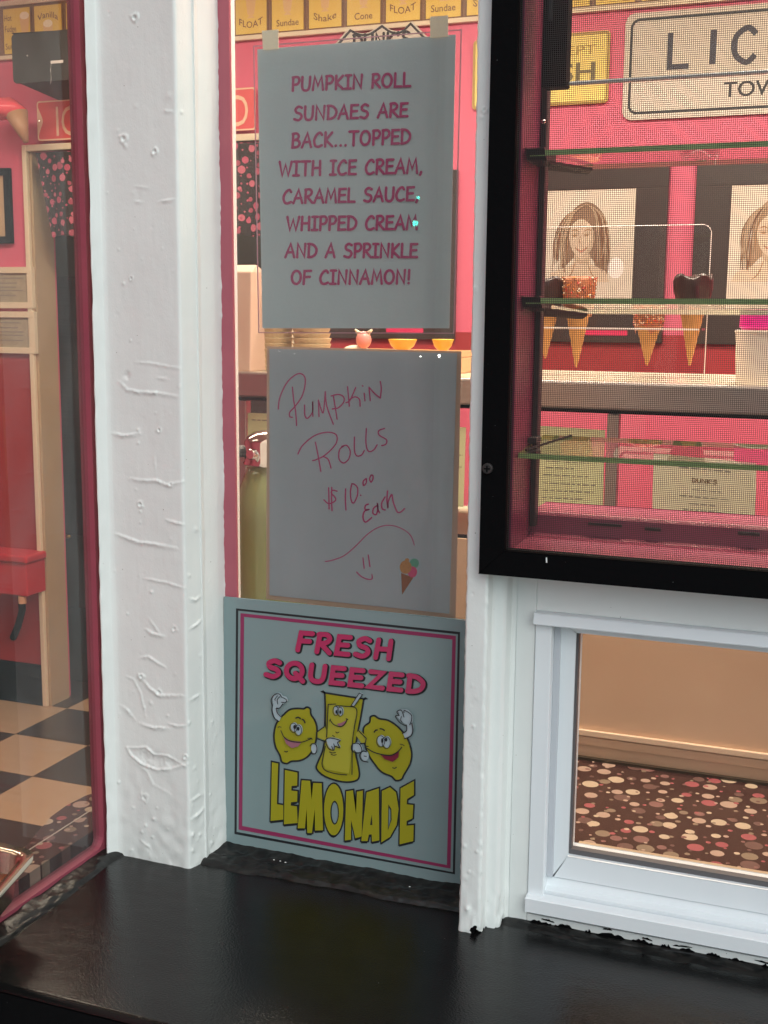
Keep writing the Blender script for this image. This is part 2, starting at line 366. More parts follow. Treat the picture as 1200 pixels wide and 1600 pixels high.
def ring(mb, outer, inner, d):
    n = len(outer); o = [Vector(p) for p in outer]; i_ = [Vector(p) for p in inner]; d = Vector(d)
    vs = o+i_+[p+d for p in o]+[p+d for p in i_]; fs = []
    for k in range(n):
        k2 = (k+1) % n; fs += [(k, k2, n+k2, n+k), (2*n+k, 3*n+k, 3*n+k2, 2*n+k2), (k, 2*n+k, 2*n+k2, k2), (n+k, n+k2, 3*n+k2, 3*n+k)]
    mb.add(vs, fs); return mb

# ============================================================ SETTING
YA = 1.19            # glass plane of the front wall
XB = -.785           # glass plane of the side wall
ZL = Z(-.627)        # ledge top
YW = 3.70            # back wall of the shop
TOP = 2.35
def struct(name, m, *a, **k): return tag(boxobj(name, m, None, *a, **k), kind='structure')
g = MB().box(-30, 30, -40, 1.0, -.1, 0).build('ground', mat('asphalt', (.05, .05, .05), .8, bump=(60, .5, (1, 1, 1)), var=(3, .2, (.07, .07, .07))), None); tag(g, kind='structure')
# floor of the shop
fl = MB().add([(-4.7, -.05, -.012), (-.79, -.05, -.012), (-.79, 1.21, -.012), (1.6, 1.21, -.012), (1.6, 5.4, -.012), (-4.7, 5.4, -.012)], [(0, 1, 2, 5), (2, 3, 4, 5)]).build('floor', mat('grout', (.03, .03, .03), .6), None)
tag(fl, kind='structure'); 
tl = mat('floor_tile_cream', (.42, .30, .19), .35, var=(5, .35, (.36, .25, .155), (1, 4, 1))); td = mat('floor_tile_black', (.028, .022, .02), .3, var=(5, .3, (.05, .038, .03)))
tm = {}
for nm, mm in (('l', tl), ('d', td)):
    t = MB().box(-.1542, .1542, -.1542, .1542, 0, .011); me = bpy.data.meshes.new('tile'); me.from_pydata([tuple(v) for v in t.v], [], t.f); me.materials.append(mm); tm[nm] = me
off = LOC[fl.name]; n = 0
for j in range(-9, 3):
    for i in range(-7, 12):
        x, y = -2.41+.31*(i+.5), 3.08+.31*(j+.5)
        if x < -4.55 or (x > -.95 and y < 1.6) or x > .9: continue
        if y < .1: continue
        o = bpy.data.objects.new('tile', tm['l' if (i+j) % 2 else 'd']); COL.objects.link(o); o.parent = fl
        o.location = Vector((x, y, -.011))-off; n += 1
# walls
wl = MB()
DX0, DX1, DZ = at(58, 600, y=YW).x, -1.80, at(60, 236, y=YW).z
wl.box(-4.7, DX0, YW, YW+.14, -.01, 2.8); wl.box(DX1, 1.6, YW, YW+.14, -.01, 2.8); wl.box(DX0, DX1, YW, YW+.14, DZ, 2.8)
wbk = wl.build('wall_back', pinkwall, None); tag(wbk, kind='structure')
struct('wall_left', pinkwall, -4.8, -4.7, -.1, YW+.14, -.01, 2.8)
struct('wall_right', pinkwall, 1.6, 1.7, 1.1, YW+.14, -.01, 2.8)
struct('wall_front_left', pinkwall, -4.7, -.8005, -.09, -.02, -.01, 2.8)
cl = MB().box(-4.8, -.70, -.12, 5.5, 2.8, 2.9).box(-.70, 1.7, 1.12, 5.5, 2.8, 2.9).build('ceiling', mat('ceiling_white', (.8, .76, .7), .7), None); tag(cl, kind='structure')
struct('wall_back_room', mat('back_room_grey', (.20, .21, .17), .6, var=(3, .3, (.15, .16, .13))), -3.9, -.9, 5.1, 5.2, -.01, 2.8)
struct('wall_back_room_left', MATS['back_room_grey'], -4.0, -3.9, YW+.14, 5.2, -.01, 2.8)
struct('wall_back_room_right', MATS['back_room_grey'], -.9, -.8, YW+.14, 5.2, -.01, 2.8)
# outer walls round the windows
struct('wall_below_front', white, -.775, 1.7, YA-.01, YA+.12, 0, ZL-.05)
struct('wall_below_side', white, -.86, -.775, -.019, YA+.12, 0, ZL-.06)
struct('wall_above_front', white, -.775, 1.7, 1.11, YA+.06, TOP, 2.8)
struct('wall_above_side', white, -.86, -.775, -.019, YA+.06, TOP, 2.8)
struct('wall_right_of_window', white, .56, 1.7, 1.13, YA+.06, ZL, TOP)
tag(boxobj('end_post', white, None, -.80, -.765, -.0185, .085, ZL-.0595, TOP-.001, bevel=.003), 'white end post closing the left window on the near side', 'post')

# ============================================================ LEDGE
lg = thing('window_ledge', 'glossy black painted window ledge under the signs and the white window', 'ledge', (-.1, 1.0, ZL-.05))
# slab with gently waved top
def heightgrid(us, vs, fn):
    U, V = np.meshgrid(us, vs, indexing='ij'); P = fn(U, V); n, m = U.shape
    vt = P.reshape(-1, 3); idx = np.arange(n*m).reshape(n, m)
    f = np.stack([idx[:-1, :-1], idx[1:, :-1], idx[1:, 1:], idx[:-1, 1:]], -1).reshape(-1, 4)
    return vt, f
def npmesh(name, vt, f, m, parent=None, smooth=True, off=None):
    me = bpy.data.meshes.new(name); off = np.zeros(3) if off is None else np.array(off)
    vt = vt-off; me.vertices.add(len(vt)); me.vertices.foreach_set('co', vt.astype(np.float32).ravel())
    me.loops.add(f.size); me.loops.foreach_set('vertex_index', f.astype(np.int32).ravel())
    me.polygons.add(len(f)); me.polygons.foreach_set('loop_start', np.arange(0, f.size, 4, dtype=np.int32)); me.polygons.foreach_set('loop_total', np.full(len(f), 4, np.int32))
    me.polygons.foreach_set('use_smooth', np.full(len(f), smooth))
    me.materials.append(m); me.update(calc_edges=True); me.validate()
    o = bpy.data.objects.new(name, me); COL.objects.link(o)
    if parent is not None: o.parent = parent
    return o
def vnoise(x, y, seed=0):
    """smooth value noise"""
    r = np.random.default_rng(seed).random((64, 64)); xi = np.floor(x).astype(int); yi = np.floor(y).astype(int); fx = x-xi; fy = y-yi
    fx = fx*fx*(3-2*fx); fy = fy*fy*(3-2*fy)
    g_ = lambda a, b: r[a % 64, b % 64]
    return (g_(xi, yi)*(1-fx)+g_(xi+1, yi)*fx)*(1-fy)+(g_(xi, yi+1)*(1-fx)+g_(xi+1, yi+1)*fx)*fy-.5
YF = .846
def ledgefn(U, V):
    z = ZL+.0012*vnoise(U*9, V*14, 3)+.00012*vnoise(U*60, V*120, 4)
    e = np.clip((YF+.006-V)/.006, 0, 1); z = z-.006*(1-np.sqrt(np.clip(1-e*e, 0, 1)))
    return np.stack([U, V, z], -1)
vt, f = heightgrid(np.linspace(-.775, .9, 420), np.concatenate([np.linspace(YF, YF+.008, 8), np.linspace(YF+.01, YA+.02, 110)]), ledgefn)
npmesh('ledge_top', vt, f, blackledge, lg, off=LOC[lg.name])
boxobj('ledge_front', black, lg, -.775, .9, YF, YF+.02, ZL-.055, ZL-.0075, bevel=.001)
boxobj('lower_board', black, lg, -.775, .9, YF+.012, YF+.03, ZL-.16, ZL-.062, bevel=.002)
# raised, roughly painted strip below the signs
def stripfn(U, V):   # V 0..1 over the strip profile
    prof_y = np.interp(V, [0, .25, .8, 1], [1.140, 1.147, 1.172, 1.19]); prof_z = np.interp(V, [0, .22, .8, 1], [-.0015, .0045, .0075, .011])
    y = prof_y+.006*vnoise(U*25, V*2, 8)*(V < .5)+.004*vnoise(U*70, V*3, 9)*(V < .5)
    return np.stack([U, y, ZL+prof_z+.0025*vnoise(U*60, V*7, 5)+.0015*vnoise(U*170, V*15, 6)], -1)
vt, f = heightgrid(np.linspace(-.665, -.325, 260), np.linspace(0, 1, 26), stripfn)
npmesh('rough_strip', vt, f, blackrough, lg, off=LOC[lg.name])
def strip2(U, V):
    y = np.interp(V, [0, .3, 1], [1.128, 1.136, 1.15])+.007*vnoise(U*18, V*2, 18)*(V < .6)
    return np.stack([U, y, ZL+np.interp(V, [0, .3, 1], [-.0015, .002, .005])+.002*vnoise(U*60, V*5, 15)], -1)
vt, f = heightgrid(np.linspace(-.30, .56, 400), np.linspace(0, 1, 12), strip2)
npmesh('rough_strip', vt, f, blackrough, lg, off=LOC[lg.name])
# black moulding along the side window
def strip3(U, V):
    x = np.interp(V, [0, .5, .8, 1], [-.754, -.760, -.770, -.779])+.003*vnoise(U*40, V*3, 21)
    return np.stack([x, U, ZL+np.interp(V, [0, .3, .7, 1], [-.001, .002, .0055, .008])+.0028*vnoise(U*70, V*6, 22)], -1)
vt, f = heightgrid(np.linspace(.80, 1.128, 160), np.linspace(0, 1, 14), strip3)
npmesh('side_moulding', vt, f[:, ::-1], blackrough, lg, off=LOC[lg.name])

# ============================================================ POSTS with many coats of paint
def seg_dist(px, pz, a, b):
    ax, az = a; bx, bz = b; dx, dz = bx-ax, bz-az; L2 = dx*dx+dz*dz+1e-12
    t = np.clip(((px-ax)*dx+(pz-az)*dz)/L2, 0, 1); return np.hypot(px-ax-t*dx, pz-az-t*dz), t, (px-ax)*(-dz)+(pz-az)*dx
def add_feats(H, Sx, Zz, feats, proj):
    for ft in feats:
        kd = ft[0]
        if kd == 'r':   # ridge: pts, amp mm, width mm
            pts = [proj(*p) for p in ft[1]]; amp, w = ft[2]*1e-3, ft[3]*.72e-3; n = len(pts)-1
            best = np.full(H.shape, 9.0); tt = np.zeros(H.shape); sg = np.zeros(H.shape)
            for i in range(n):
                d, t, s_ = seg_dist(Sx, Zz, pts[i], pts[i+1]); m_ = d < best
                best = np.where(m_, d, best); tt = np.where(m_, (i+t)/n, tt); sg = np.where(m_, np.sign(s_), sg)
            env = np.sin(np.pi*np.clip(tt, .04, .96))**.5*(1+.9*vnoise(Sx*500, Zz*500, 11))
            ww = w*(.55+1.5*(sg < 0))
            H += amp*env*np.exp(-(best/ww)**2)
        elif kd == 'b':  # bump / dent
            (px_, py_), amp, w = ft[1:4]; c = proj(px_, py_)
            d = np.hypot(Sx-c[0], Zz-c[1])*(1+.5*vnoise(Sx*350, Zz*350, 12)); H += amp*1e-3*np.exp(-(d/(w*1e-3))**2)
        elif kd == 'c':  # crater: rim and hole
            (px_, py_), amp, w = ft[1:4]; c = proj(px_, py_)
            d = np.hypot(Sx-c[0], Zz-c[1])*(1+.7*vnoise(Sx*300, Zz*300, 13)); w_ = w*1e-3
            H += amp*1e-3*(np.exp(-((d-w_)/(w_*.45))**2)-1.6*np.exp(-(d/(w_*.6))**2))
    return H
def prof_grid(name, prof, z0, z1, ztop, ds, dz, feats_for, m, parent, ragged=.0, seed=1, base=.00035, taper=0):
    """prof: (x,y) corner list of the visible cross-section; features displace along the normals"""
    P = np.array(prof, float); seg = np.linalg.norm(np.diff(P, axis=0), axis=1); cum = np.concatenate([[0], np.cumsum(seg)])
    s = np.unique(np.concatenate([np.arange(0, cum[-1], ds), cum])); s = s[np.concatenate([[True], np.diff(s) > ds*.25])]
    x = np.interp(s, cum, P[:, 0]); y = np.interp(s, cum, P[:, 1])
    k = 3; xs = np.convolve(np.pad(x, k, mode='edge'), np.ones(2*k+1)/(2*k+1), 'valid'); ys = np.convolve(np.pad(y, k, mode='edge'), np.ones(2*k+1)/(2*k+1), 'valid')
    wgt = .55; x = x*(1-wgt)+xs*wgt; y = y*(1-wgt)+ys*wgt
    tx = np.gradient(x); ty = np.gradient(y); L = np.hypot(tx, ty)+1e-9; nx, ny = ty/L, -tx/L
    zz = np.concatenate([np.arange(z0, z1, dz), [ztop]])
    Sg, Zg = np.meshgrid(s, zz, indexing='ij')
    H = base*2.2*vnoise(Sg*45, Zg*16, seed)+base*.45*vnoise(Sg*200, Zg*70, seed+1)+base*.12*vnoise(Sg*700, Zg*60, seed+2)
    H = feats_for(H, Sg, Zg, cum)
    zz2 = Zg.copy()
    if ragged: 
        rg = ragged*(vnoise(Sg*90, Sg*0+3, seed+5)+.6*vnoise(Sg*300, Sg*0+1, seed+6)); wz = np.clip(1-(Zg-z0)/.03, 0, 1); zz2 = Zg+rg*wz
    V = np.stack([x[:, None]+nx[:, None]*H+taper*np.clip(1-Sg/cum[4], 0, 1)*np.clip(Zg-z0, 0, 1.2), y[:, None]+ny[:, None]*H, zz2], -1)
    n, mm = Sg.shape; idx = np.arange(n*mm).reshape(n, mm)
    f = np.stack([idx[:-1, :-1], idx[1:, :-1], idx[1:, 1:], idx[:-1, 1:]], -1).reshape(-1, 4)
    return npmesh(name, V.reshape(-1, 3), f, m, parent, off=LOC[parent.name])
YP = 1.126
post = thing('corner_post', 'thick white corner post with drips and dents between the left window and the signs', 'post', (-.71, 1.15, ZL))
pprof = [(-.771, 1.137), (-.771, 1.1145), (-.769, 1.1135), (-.7615, 1.1245), (-.756, YP), (-.668, YP), (-.666, YP+.001), (-.6548, 1.168), (-.6527, 1.176), (-.651, 1.192)]
def postfeats(H, Sg, Zg, cum):
    def pg(px, py):
        p = at(px, py, y=YP); return (cum[4]+(p.x+.756), p.z)
    fr = [('c', (210, 27), 1.3, 3.2), ('c', (193, 217), 1.1, 3.6), ('b', (196, 228), .8, 2.5), ('c', (241, 237), 1.2, 2.6), ('r', [(256, 172), (270, 174)], .8, 1.6), ('b', (264, 150), .5, 4),
          ('r', [(210, 314), (222, 315)], .8, 1.6), ('r', [(250, 314), (272, 311)], 1.2, 1.6), ('r', [(212, 290), (232, 293)], .5, 1.4), ('b', (186, 390), .9, 1.3), ('c', (205, 435), .9, 1.6), ('b', (193, 443), 1.0, 1.5), ('b', (170, 22), -.8, .8), ('b', (168, 301), .6, 1), ('b', (236, 402), -.5, .8),
          ('b', (204, 532), .9, 1.2), ('r', [(212, 565), (235, 567), (258, 571), (282, 575)], .8, 1.3), ('b', (198, 587), -1.4, 4), ('r', [(187, 596), (200, 608), (220, 612), (245, 613), (275, 618)], 1.5, 1.8), ('b', (243, 614), 1.3, 1.7), ('r', [(245, 589), (262, 592)], .7, 1.6),
          ('r', [(177, 676), (195, 680), (218, 676)], 1.8, 2), ('b', (216, 672), 1.1, 1.8), ('b', (216, 692), .9, 1.5), ('c', (249, 672), .9, 2.4), ('b', (243, 645), .7, 1.2), ('r', [(242, 710), (243, 735)], .5, 1.2),
          ('r', [(203, 747), (225, 750), (245, 750), (262, 757), (285, 752)], 1.5, 1.8), ('c', (267, 757), .8, 2.4), ('c', (219, 788), 1.2, 2.7), ('b', (219, 799), .9, 1.6), ('b', (219, 816), .7, 1.3), ('r', [(260, 812), (275, 816), (288, 819)], 1.2, 1.5),
          ('r', [(183, 834), (200, 840), (218, 847), (240, 849), (275, 856)], 1.7, 2), ('b', (267, 842), .5, 1.5),
          ('r', [(226, 903), (258, 909), (290, 919)], 1.0, 1.4), ('b', (237, 925), 1.2, 1.8), ('b', (199, 959), 1, 1.3), ('r', [(229, 983), (240, 990), (255, 993)], 1.4, 2), ('r', [(233, 966), (242, 978), (250, 990)], .7, 1.6), ('c', (272, 983), .6, 2.5),
          ('r', [(219, 1027), (232, 1025), (245, 1034), (258, 1042)], 1.4, 1.7), ('c', (221, 1057), 1.6, 2.6), ('r', [(198, 1056), (210, 1062), (220, 1082), (228, 1118)], .9, 1.5), ('r', [(222, 1060), (235, 1075), (250, 1086), (285, 1086)], 1.4, 2), ('c', (248, 1082), .8, 3), ('b', (236, 1098), 1, 2), ('b', (226, 1105), .9, 1.5),
          ('r', [(190, 1102), (200, 1109), (210, 1122)], 1.1, 2.2), ('r', [(220, 1130), (240, 1136), (262, 1137)], 1.5, 2), ('r', [(262, 1130), (278, 1134), (290, 1133)], 1.2, 1.5), ('b', (262, 1118), .8, 1.5),
          ('b', (245, 1188), -1.6, 9), ('b', (225, 1182), -1.5, 7), ('b', (268, 1193), -1.3, 6), ('r', [(199, 1168), (206, 1180), (222, 1193), (245, 1202), (265, 1201), (292, 1194)], 1.8, 1.6), ('r', [(199, 1167), (215, 1168), (228, 1166), (240, 1178), (262, 1180), (290, 1197)], 1.5, 1.5), ('r', [(205, 1185), (230, 1205), (240, 1225), (265, 1240)], .6, 2.2), ('c', (289, 1183), 1.1, 2.2),
          ('b', (186, 1222), 1.4, 1.8), ('b', (227, 1245), 1.5, 2), ('c', (226, 1246), .7, 4), ('b', (208, 1262), .8, 1.5), ('b', (240, 1280), 1, 1.8), ('b', (228, 1290), 1, 1.6), ('b', (222, 1300), 1, 1.8), ('b', (238, 1308), .8, 1.7), ('b', (232, 1322), .8, 2), ('b', (245, 1262), .7, 1.3), ('r', [(220, 1312), (235, 1326)], .8, 1.5), ('b', (206, 1330), .7, 2), ('b', (262, 1296), .5, 1.5)]
    for k in range(60):
        fr.append(('b', (170+115*random.random(), 1350*random.random()), random.uniform(-.3, .5), random.uniform(.8, 2)))
    H = add_feats(H, Sg, Zg, fr, pg)
    def pw(px, py):   # on the right face: use the ray's crossing with the slanted face
        d = cf+cr*(px-600)/F-cu*(py-800)/F; a = np.array([-.666, YP]); b = np.array([-.6525, 1.176])
        n_ = np.array([b[1]-a[1], -(b[0]-a[0])]); t = (a@n_)/(d[:2]@n_); p = d*t
        return (cum[6]+np.hypot(*(p[:2]-a)), p[2]+CAMZ)
    fw = [('r', [(297, 935), (304, 937), (311, 931)], 1.6, 1.8), ('r', [(297, 981), (305, 976), (313, 968)], 1.6, 1.6), ('b', (316, 962), .9, 1.4), ('r', [(298, 1092), (311, 1085)], 1.5, 1.8), ('b', (292, 1131), 1.3, 2), ('r', [(299, 1250), (312, 1242)], 1.4, 2), ('r', [(300, 1278), (308, 1272), (318, 1262)], 1.8, 2.4),
          ('b', (293, 1308), 1.5, 2), ('b', (300, 1330), 1.3, 2.5), ('b', (312, 1305), 1.2, 2), ('b', (330, 1318), 1.4, 3), ('b', (305, 828), 1.0, 3), ('b', (300, 554), -.6, .8), ('b', (318, 246), -.4, .7), ('b', (310, 490), .6, 2), ('b', (322, 140), .5, .9), ('b', (283, 175), .8, 2), ('b', (295, 900), .9, 2), ('b', (313, 760), .5, 1)]
    for k in range(26):
        fw.append(('b', (300+50*random.random(), 900+450*random.random()), random.uniform(.2, .8), random.uniform(1, 2.6)))
    H = add_feats(H, Sg, Zg, fw, pw)
    low = np.clip(1-(Zg-ZL)/.16, 0, 1); H += low*.0016*vnoise(Sg*110, Zg*90, 33)
    edge = np.exp(-((Sg-cum[9])/.004)**2); H += edge*(.0016*vnoise(Sg*10, Zg*60, 35)+.0012*vnoise(Sg*10, Zg*190, 38))
    edl = np.exp(-((Sg-cum[2])/.010)**2); H += edl*(.0013*vnoise(Sg*160, Zg*60, 36)+.0008*vnoise(Sg*60, Zg*23, 37))
    return H
prof_grid('painted_face', pprof, ZL-.004, Z(.42), TOP, .0011, .00125, postfeats, white, post, ragged=.006, seed=41, taper=.0065)
boxobj('post_core', white, post, -.762, -.658, 1.150, 1.24, ZL, TOP)
# dark gap line left of the post
mull = thing('window_mullion', 'narrow white post with chipped foot between the lemonade sign and the black screen', 'post', (-.32, 1.13, ZL))
mprof = [(-.3385, 1.20), (-.3385, 1.112), (-.3365, 1.108), (-.3175, 1.108), (-.3150, 1.1095), (-.3145, 1.1235), (-.3125, 1.1255), (-.3045, 1.127), (-.3015, 1.131), (-.3005, 1.1465), (-.2955, 1.1485)]
def mullfeats(H, Sg, Zg, cum):
    def pg(px, py):
        p = at(px, py, y=1.108); return (cum[2]+(p.x+.3365), p.z)
    fm = [('c', (757, 172), 1.1, 1.8), ('b', (752, 183), 1.0, 2), ('b', (739, 928), -1, .9), ('b', (740, 1135), 1, 1.5), ('b', (745, 1330), 1, 1.6), ('b', (733, 1362), 1, 1.2), ('b', (731, 1420), 1.6, 2.6), ('b', (726, 1322), .8, 2), ('b', (734, 290), .6, 1), ('b', (741, 450), .8, 1.2), ('c', (742, 452), .5, 2), ('b', (748, 735), -.8, .8)]
    for k in range(26):
        fm.append(('b', (722+50*random.random(), 900+560*random.random()), random.uniform(-.3, .6), random.uniform(.9, 3.2)))
    H = add_feats(H, Sg, Zg, fm, pg)
    e = np.exp(-((Sg-cum[1])/.003)**2)+np.exp(-((Sg-cum[4])/.003)**2); H += e*.0014*vnoise(Sg*40, Zg*170, 52)
    low = np.clip(1-(Zg-ZL)/.05, 0, 1); H += low*.003*(vnoise(Sg*160, Zg*90, 53)+.3)
    return H
prof_grid('painted_face', mprof, ZL-.003, Z(.42), TOP, .0010, .0014, mullfeats, white, mull, ragged=.014, seed=61, base=.0002)
boxobj('post_core', white, mull, -.336, -.300, 1.152, 1.235, ZL, TOP)
for k, (px, py, r_) in enumerate(((729, 1451, .003), (738, 1454, .0028), (742, 1449, .002))):   # bare dark chips at the foot
    c = at(px, py, y=1.1065)
    pts = [(c.x+r_*random.uniform(.5, 1.2)*math.cos(a), c.y-.0006*k, c.z+1.4*r_*random.uniform(.5, 1.2)*math.sin(a)) for a in np.linspace(0, 2*math.pi, 9)[:-1]]
    MB().prism(pts, (0, .012, 0)).build('paint_chip', black, mull)

# stray paint: black brushed up onto the white trim, white crumbs on the black strip
def smear(x0, x1, zb, hmax, y, seed, name, m, parent, dens=1):
    r = random.Random(seed); x = x0
    while x < x1:
        L = r.uniform(.008, .035); n = 10; up = []; dn = []
        for i in range(n+1):
            u = i/n; xx = x+L*u; e = math.sin(math.pi*u)**.5
            up.append((xx, y, zb(xx)+hmax*e*r.uniform(.35, 1.0))); dn.append((xx, y, zb(xx)-hmax*.15*e*r.random()))
        MB().prism(dn+up[::-1], (0, .0008, 0)).build(name, m, parent); x += L*r.uniform(.9, 1.6)/dens
smear(-.272, .2, lambda x: ZL+.003, .0055, YT_TRIM-.0013, 5, 'black_paint_smear', black, lg)
smear(-.26, .2, lambda x: ZL+.0095+.002*math.sin(x*60), .0022, YT_TRIM-.0013, 8, 'black_paint_smear', black, lg, .35)
r9 = random.Random(4)
for px, py in ((428, 1344), (438, 1346), (446, 1348), (640, 1386)):
    c = at(px, py, z=ZL+.0095); k = r9.uniform(.0006, .0011)
    MB().ball((c.x, c.y, ZL+.010), k, 6, (1.6, 1, .6)).build('white_paint_crumb', white, lg)
# ============================================================ LEFT WINDOW (side wall)
lw = thing('left_window', 'left window in a thin plum frame looking into the shop', 'window', (-.78, .7, ZL))
def rect_ring_x(x0, x1, y0, y1, z0, z1, w):
    m = MB(); m.box(x0, x1, y0, y0+w, z0, z1); m.box(x0, x1, y1-w, y1, z0, z1); m.box(x0, x1, y0+w, y1-w, z0, z0+w*.8); m.box(x0, x1, y0+w, y1-w, z1-w, z1); return m
yl1 = 1.137
m = MB(); m.box(-.792, -.7765, yl1-.019, yl1, ZL+.004, TOP); m.box(-.792, -.7775, .086, yl1-.019, ZL+.004, ZL+.0115); m.box(-.792, -.7775, .086, yl1-.019, TOP-.02, TOP); m.box(-.792, -.7775, .086, .11, ZL+.014, TOP-.02)
# rounded inner corner
cc = [(-.7770, yl1-.019-.015*(1-math.sin(a)), ZL+.0115+.015*(1-math.cos(a))) for a in np.linspace(0, math.pi/2, 7)]
m.prism([(-.7770, yl1-.019, ZL+.014)]+cc[::-1] if False else [(-.7770, yl1-.0188, ZL+.0112)]+cc, (-.012, 0, 0))
m.build('window_frame', mat('rose_plum_paint', (.34, .075, .105), .35, bump=(90, .3, (1, 1, 1)), var=(14, .3, (.27, .055, .085))), lw, bevel=.001)
m = MB().box(-.7765, -.7745, yl1-.008, yl1+.002, ZL+.008, TOP); m.build('gap_shade_strip', black, lw)  # black strip drawn in place of the shade in the gap
boxobj('window_pane', glassmat('left_glass', (.83, .84, .83), film=.035), lw, -.787, -.783, .10, yl1-.016, ZL+.01, TOP-.01)
# ============================================================ MIDDLE WINDOW (behind the post, with the signs)
mw = thing('middle_window', 'narrow window pane in front of the three signs between the two white posts', 'window', (-.5, YA, ZL))
m = MB(); zt = TOP
xs = at(371, 930, y=YA).x
pa, pb = at(356, 0, y=YA), at(370, 930, y=YA); lx = lambda z: pa.x+(pb.x-pa.x)*(z-pa.z)/(pb.z-pa.z)
m.prism([(-.655, YA-.0005, ZL+.004), (lx(ZL), YA-.0005, ZL+.004), (lx(Z(.4)), YA-.0005, zt), (-.655, YA-.0005, zt)], (0, .004, 0)); m.box(xs, -.335, YA-.003, YA+.012, ZL-.002, ZL+.004); m.box(xs, -.335, YA-.003, YA+.012, zt-.02, zt)
m.build('window_frame', mat('plum_rose_paint', (.42, .11, .14), .35, var=(20, .3, (.36, .085, .12))), mw, bevel=.0008)
boxobj('window_pane', glass, mw, -.654, -.333, YA+.0045, YA+.0085, ZL+.004, zt-.01)

# ============================================================ SIGNS behind the glass
YS = YA+.0105
# --- sign 1
s1 = thing('printed_sign', 'grey laminated sign with plum capitals about pumpkin roll sundaes', 'sign', at(556, 513, y=YS))
quad = lambda pts, y: [at(a, b, y=y) for a, b in pts]
MB().prism(quad([(396, 72), (721, 46), (709, 521), (404, 520)], YS), (0, .0004, 0)).build('laminate_sleeve', sleeve, s1)
ring(MB(), quad([(395.5, 71.5), (721.5, 45.5), (709.5, 521.5), (403.5, 520.5)], YS-.0001), quad([(397, 73.2), (719.8, 47.4), (708, 520), (405, 519)], YS-.0001), (0, .0006, 0)).build('sleeve_edge', mat('sleeve_edge', (.50, .28, .34), .2), s1)
MB().prism(quad([(402, 77), (712, 54), (702, 513), (410, 513)], YS-.0006), (0, .0005, 0)).build('paper_sheet', paper, s1)
lines1 = [("PUMPKIN ROLL", (456, 142), (641, 135), 21), ("SUNDAES ARE", (459, 188), (637, 182), 21), ("BACK...TOPPED", (456, 231), (641, 224), 22), ("WITH ICE CREAM,", (436, 275), (661, 270), 22),
          ("CARAMEL SAUCE,", (442, 318), (655, 313), 21), ("WHIPPED CREAM", (448, 360), (652, 358), 21), ("AND A SPRINKLE", (446, 402), (652, 402), 21), ("OF CINNAMON!", (455, 444), (641, 443), 21)]
for tx, a, b, h in lines1:
    ik = Ink(plane_px(YS-.0007), .0002); letter(ik, tx, a, b, h, 4.1, slant=.04, gap=.17); ik.build('text_line', plumink, s1)
for q in ([(409, 48), (435, 46), (435, 76), (411, 78)], [(672, 26), (700, 24), (700, 57), (672, 59)]):
    MB().prism(quad(q, YS-.0020), (0, .0004, 0)).build('tape', tapemat, s1)
# --- sign 2
s2 = thing('handwritten_sign', 'grey paper sign handwritten in plum marker with the pumpkin roll price', 'sign', at(565, 945, y=YS))
MB().prism(quad([(417, 541), (721, 549), (712, 969), (416, 936)], YS+.0012), (0, .0004, 0)).build('laminate_sleeve', mat('peach_card', (.55, .36, .26), .5), s2)
MB().prism(quad([(421, 545), (714, 552), (702, 959), (421, 930)], YS-.0001), (0, .0005, 0)).build('paper_sheet', mat('lilac_grey_paper', (.42, .44, .485), .6, bump=(7, .8, (1, 1, 1)), var=(8, .3, (.37, .41, .43))), s2)
def hand(strokes, ox, oy, k, w, name='handwriting'):
    ik = Ink(plane_px(YS-.0002, ox, oy, k), .0002)
    for q in strokes:
        pts = [tuple(float(c) for c in p.split(',')) for p in q.split()]; ik.line(spline(pts, 6), w)
    ik.build(name, plumink, s2)
hand(['50,320 62,230 120,110 200,46 250,60 260,120 235,220 180,300 140,345 140,380 160,385', '160,150 170,250 185,340 193,450', '255,290 258,370 280,392 318,340 318,262 318,310 320,378', '363,250 368,380', '363,250 400,350 417,185', '417,185 430,300 480,438', '482,222 510,400', '465,218 520,206 560,225 562,265 520,310 472,320',
      '592,145 605,298', '655,152 612,250 580,270', '608,245 650,225 685,245 690,298', '722,198 728,255', '708,138 712,141', '760,150 770,255', '760,150 800,195 848,235', '848,105 856,160 848,235'], 425, 575, .2, 10)
hand(['203,672 240,605 330,530 430,502 500,520 505,580 460,640 400,690 340,718 318,722', '340,580 360,680 382,808', '400,690 440,715 462,782', '560,610 528,640 525,710 560,742 600,710 612,650 585,605 545,612', '645,540 645,640 662,685 700,680 722,645', '738,472 735,590 755,650 795,640 822,600', '880,472 835,490 840,525 895,560 890,595 858,606'], 425, 575, .2, 10)
hand(['245,250 200,240 185,270 225,315 225,350 160,380 108,340', '157,215 160,300 162,435', '190,210 188,320 193,452', '335,225 332,330 338,445', '400,172 385,250 392,340 418,372 455,300 460,220 430,180 400,172', '490,290 494,293', '545,118 518,150 522,190 548,165 552,120', '600,82 585,120 600,155 620,120 618,85 600,82'], 490, 730, .15, 14)
hand(['570,385 540,400 538,440 575,440 530,460 515,520 535,570 570,555 605,525', '660,400 625,430 620,480 655,490 670,420 665,380 672,440 688,475', '745,310 712,370 715,430 745,445', '772,248 765,340 775,420 778,360 815,285 830,360 870,460 905,468 948,430'], 490, 730, .15, 16)
hand(['122,982 200,968 320,920 440,820 560,700 680,625 800,605 920,640 1010,710 1050,810'], 490, 730, .15, 10)
hand(['515,945 528,1052', '570,915 588,1035', '450,1092 500,1140 570,1168 610,1160 608,1118'], 490, 730, .15, 13)
stk = bpy.data.objects.new('cone_sticker', None); COL.objects.link(stk); stk.parent = s2
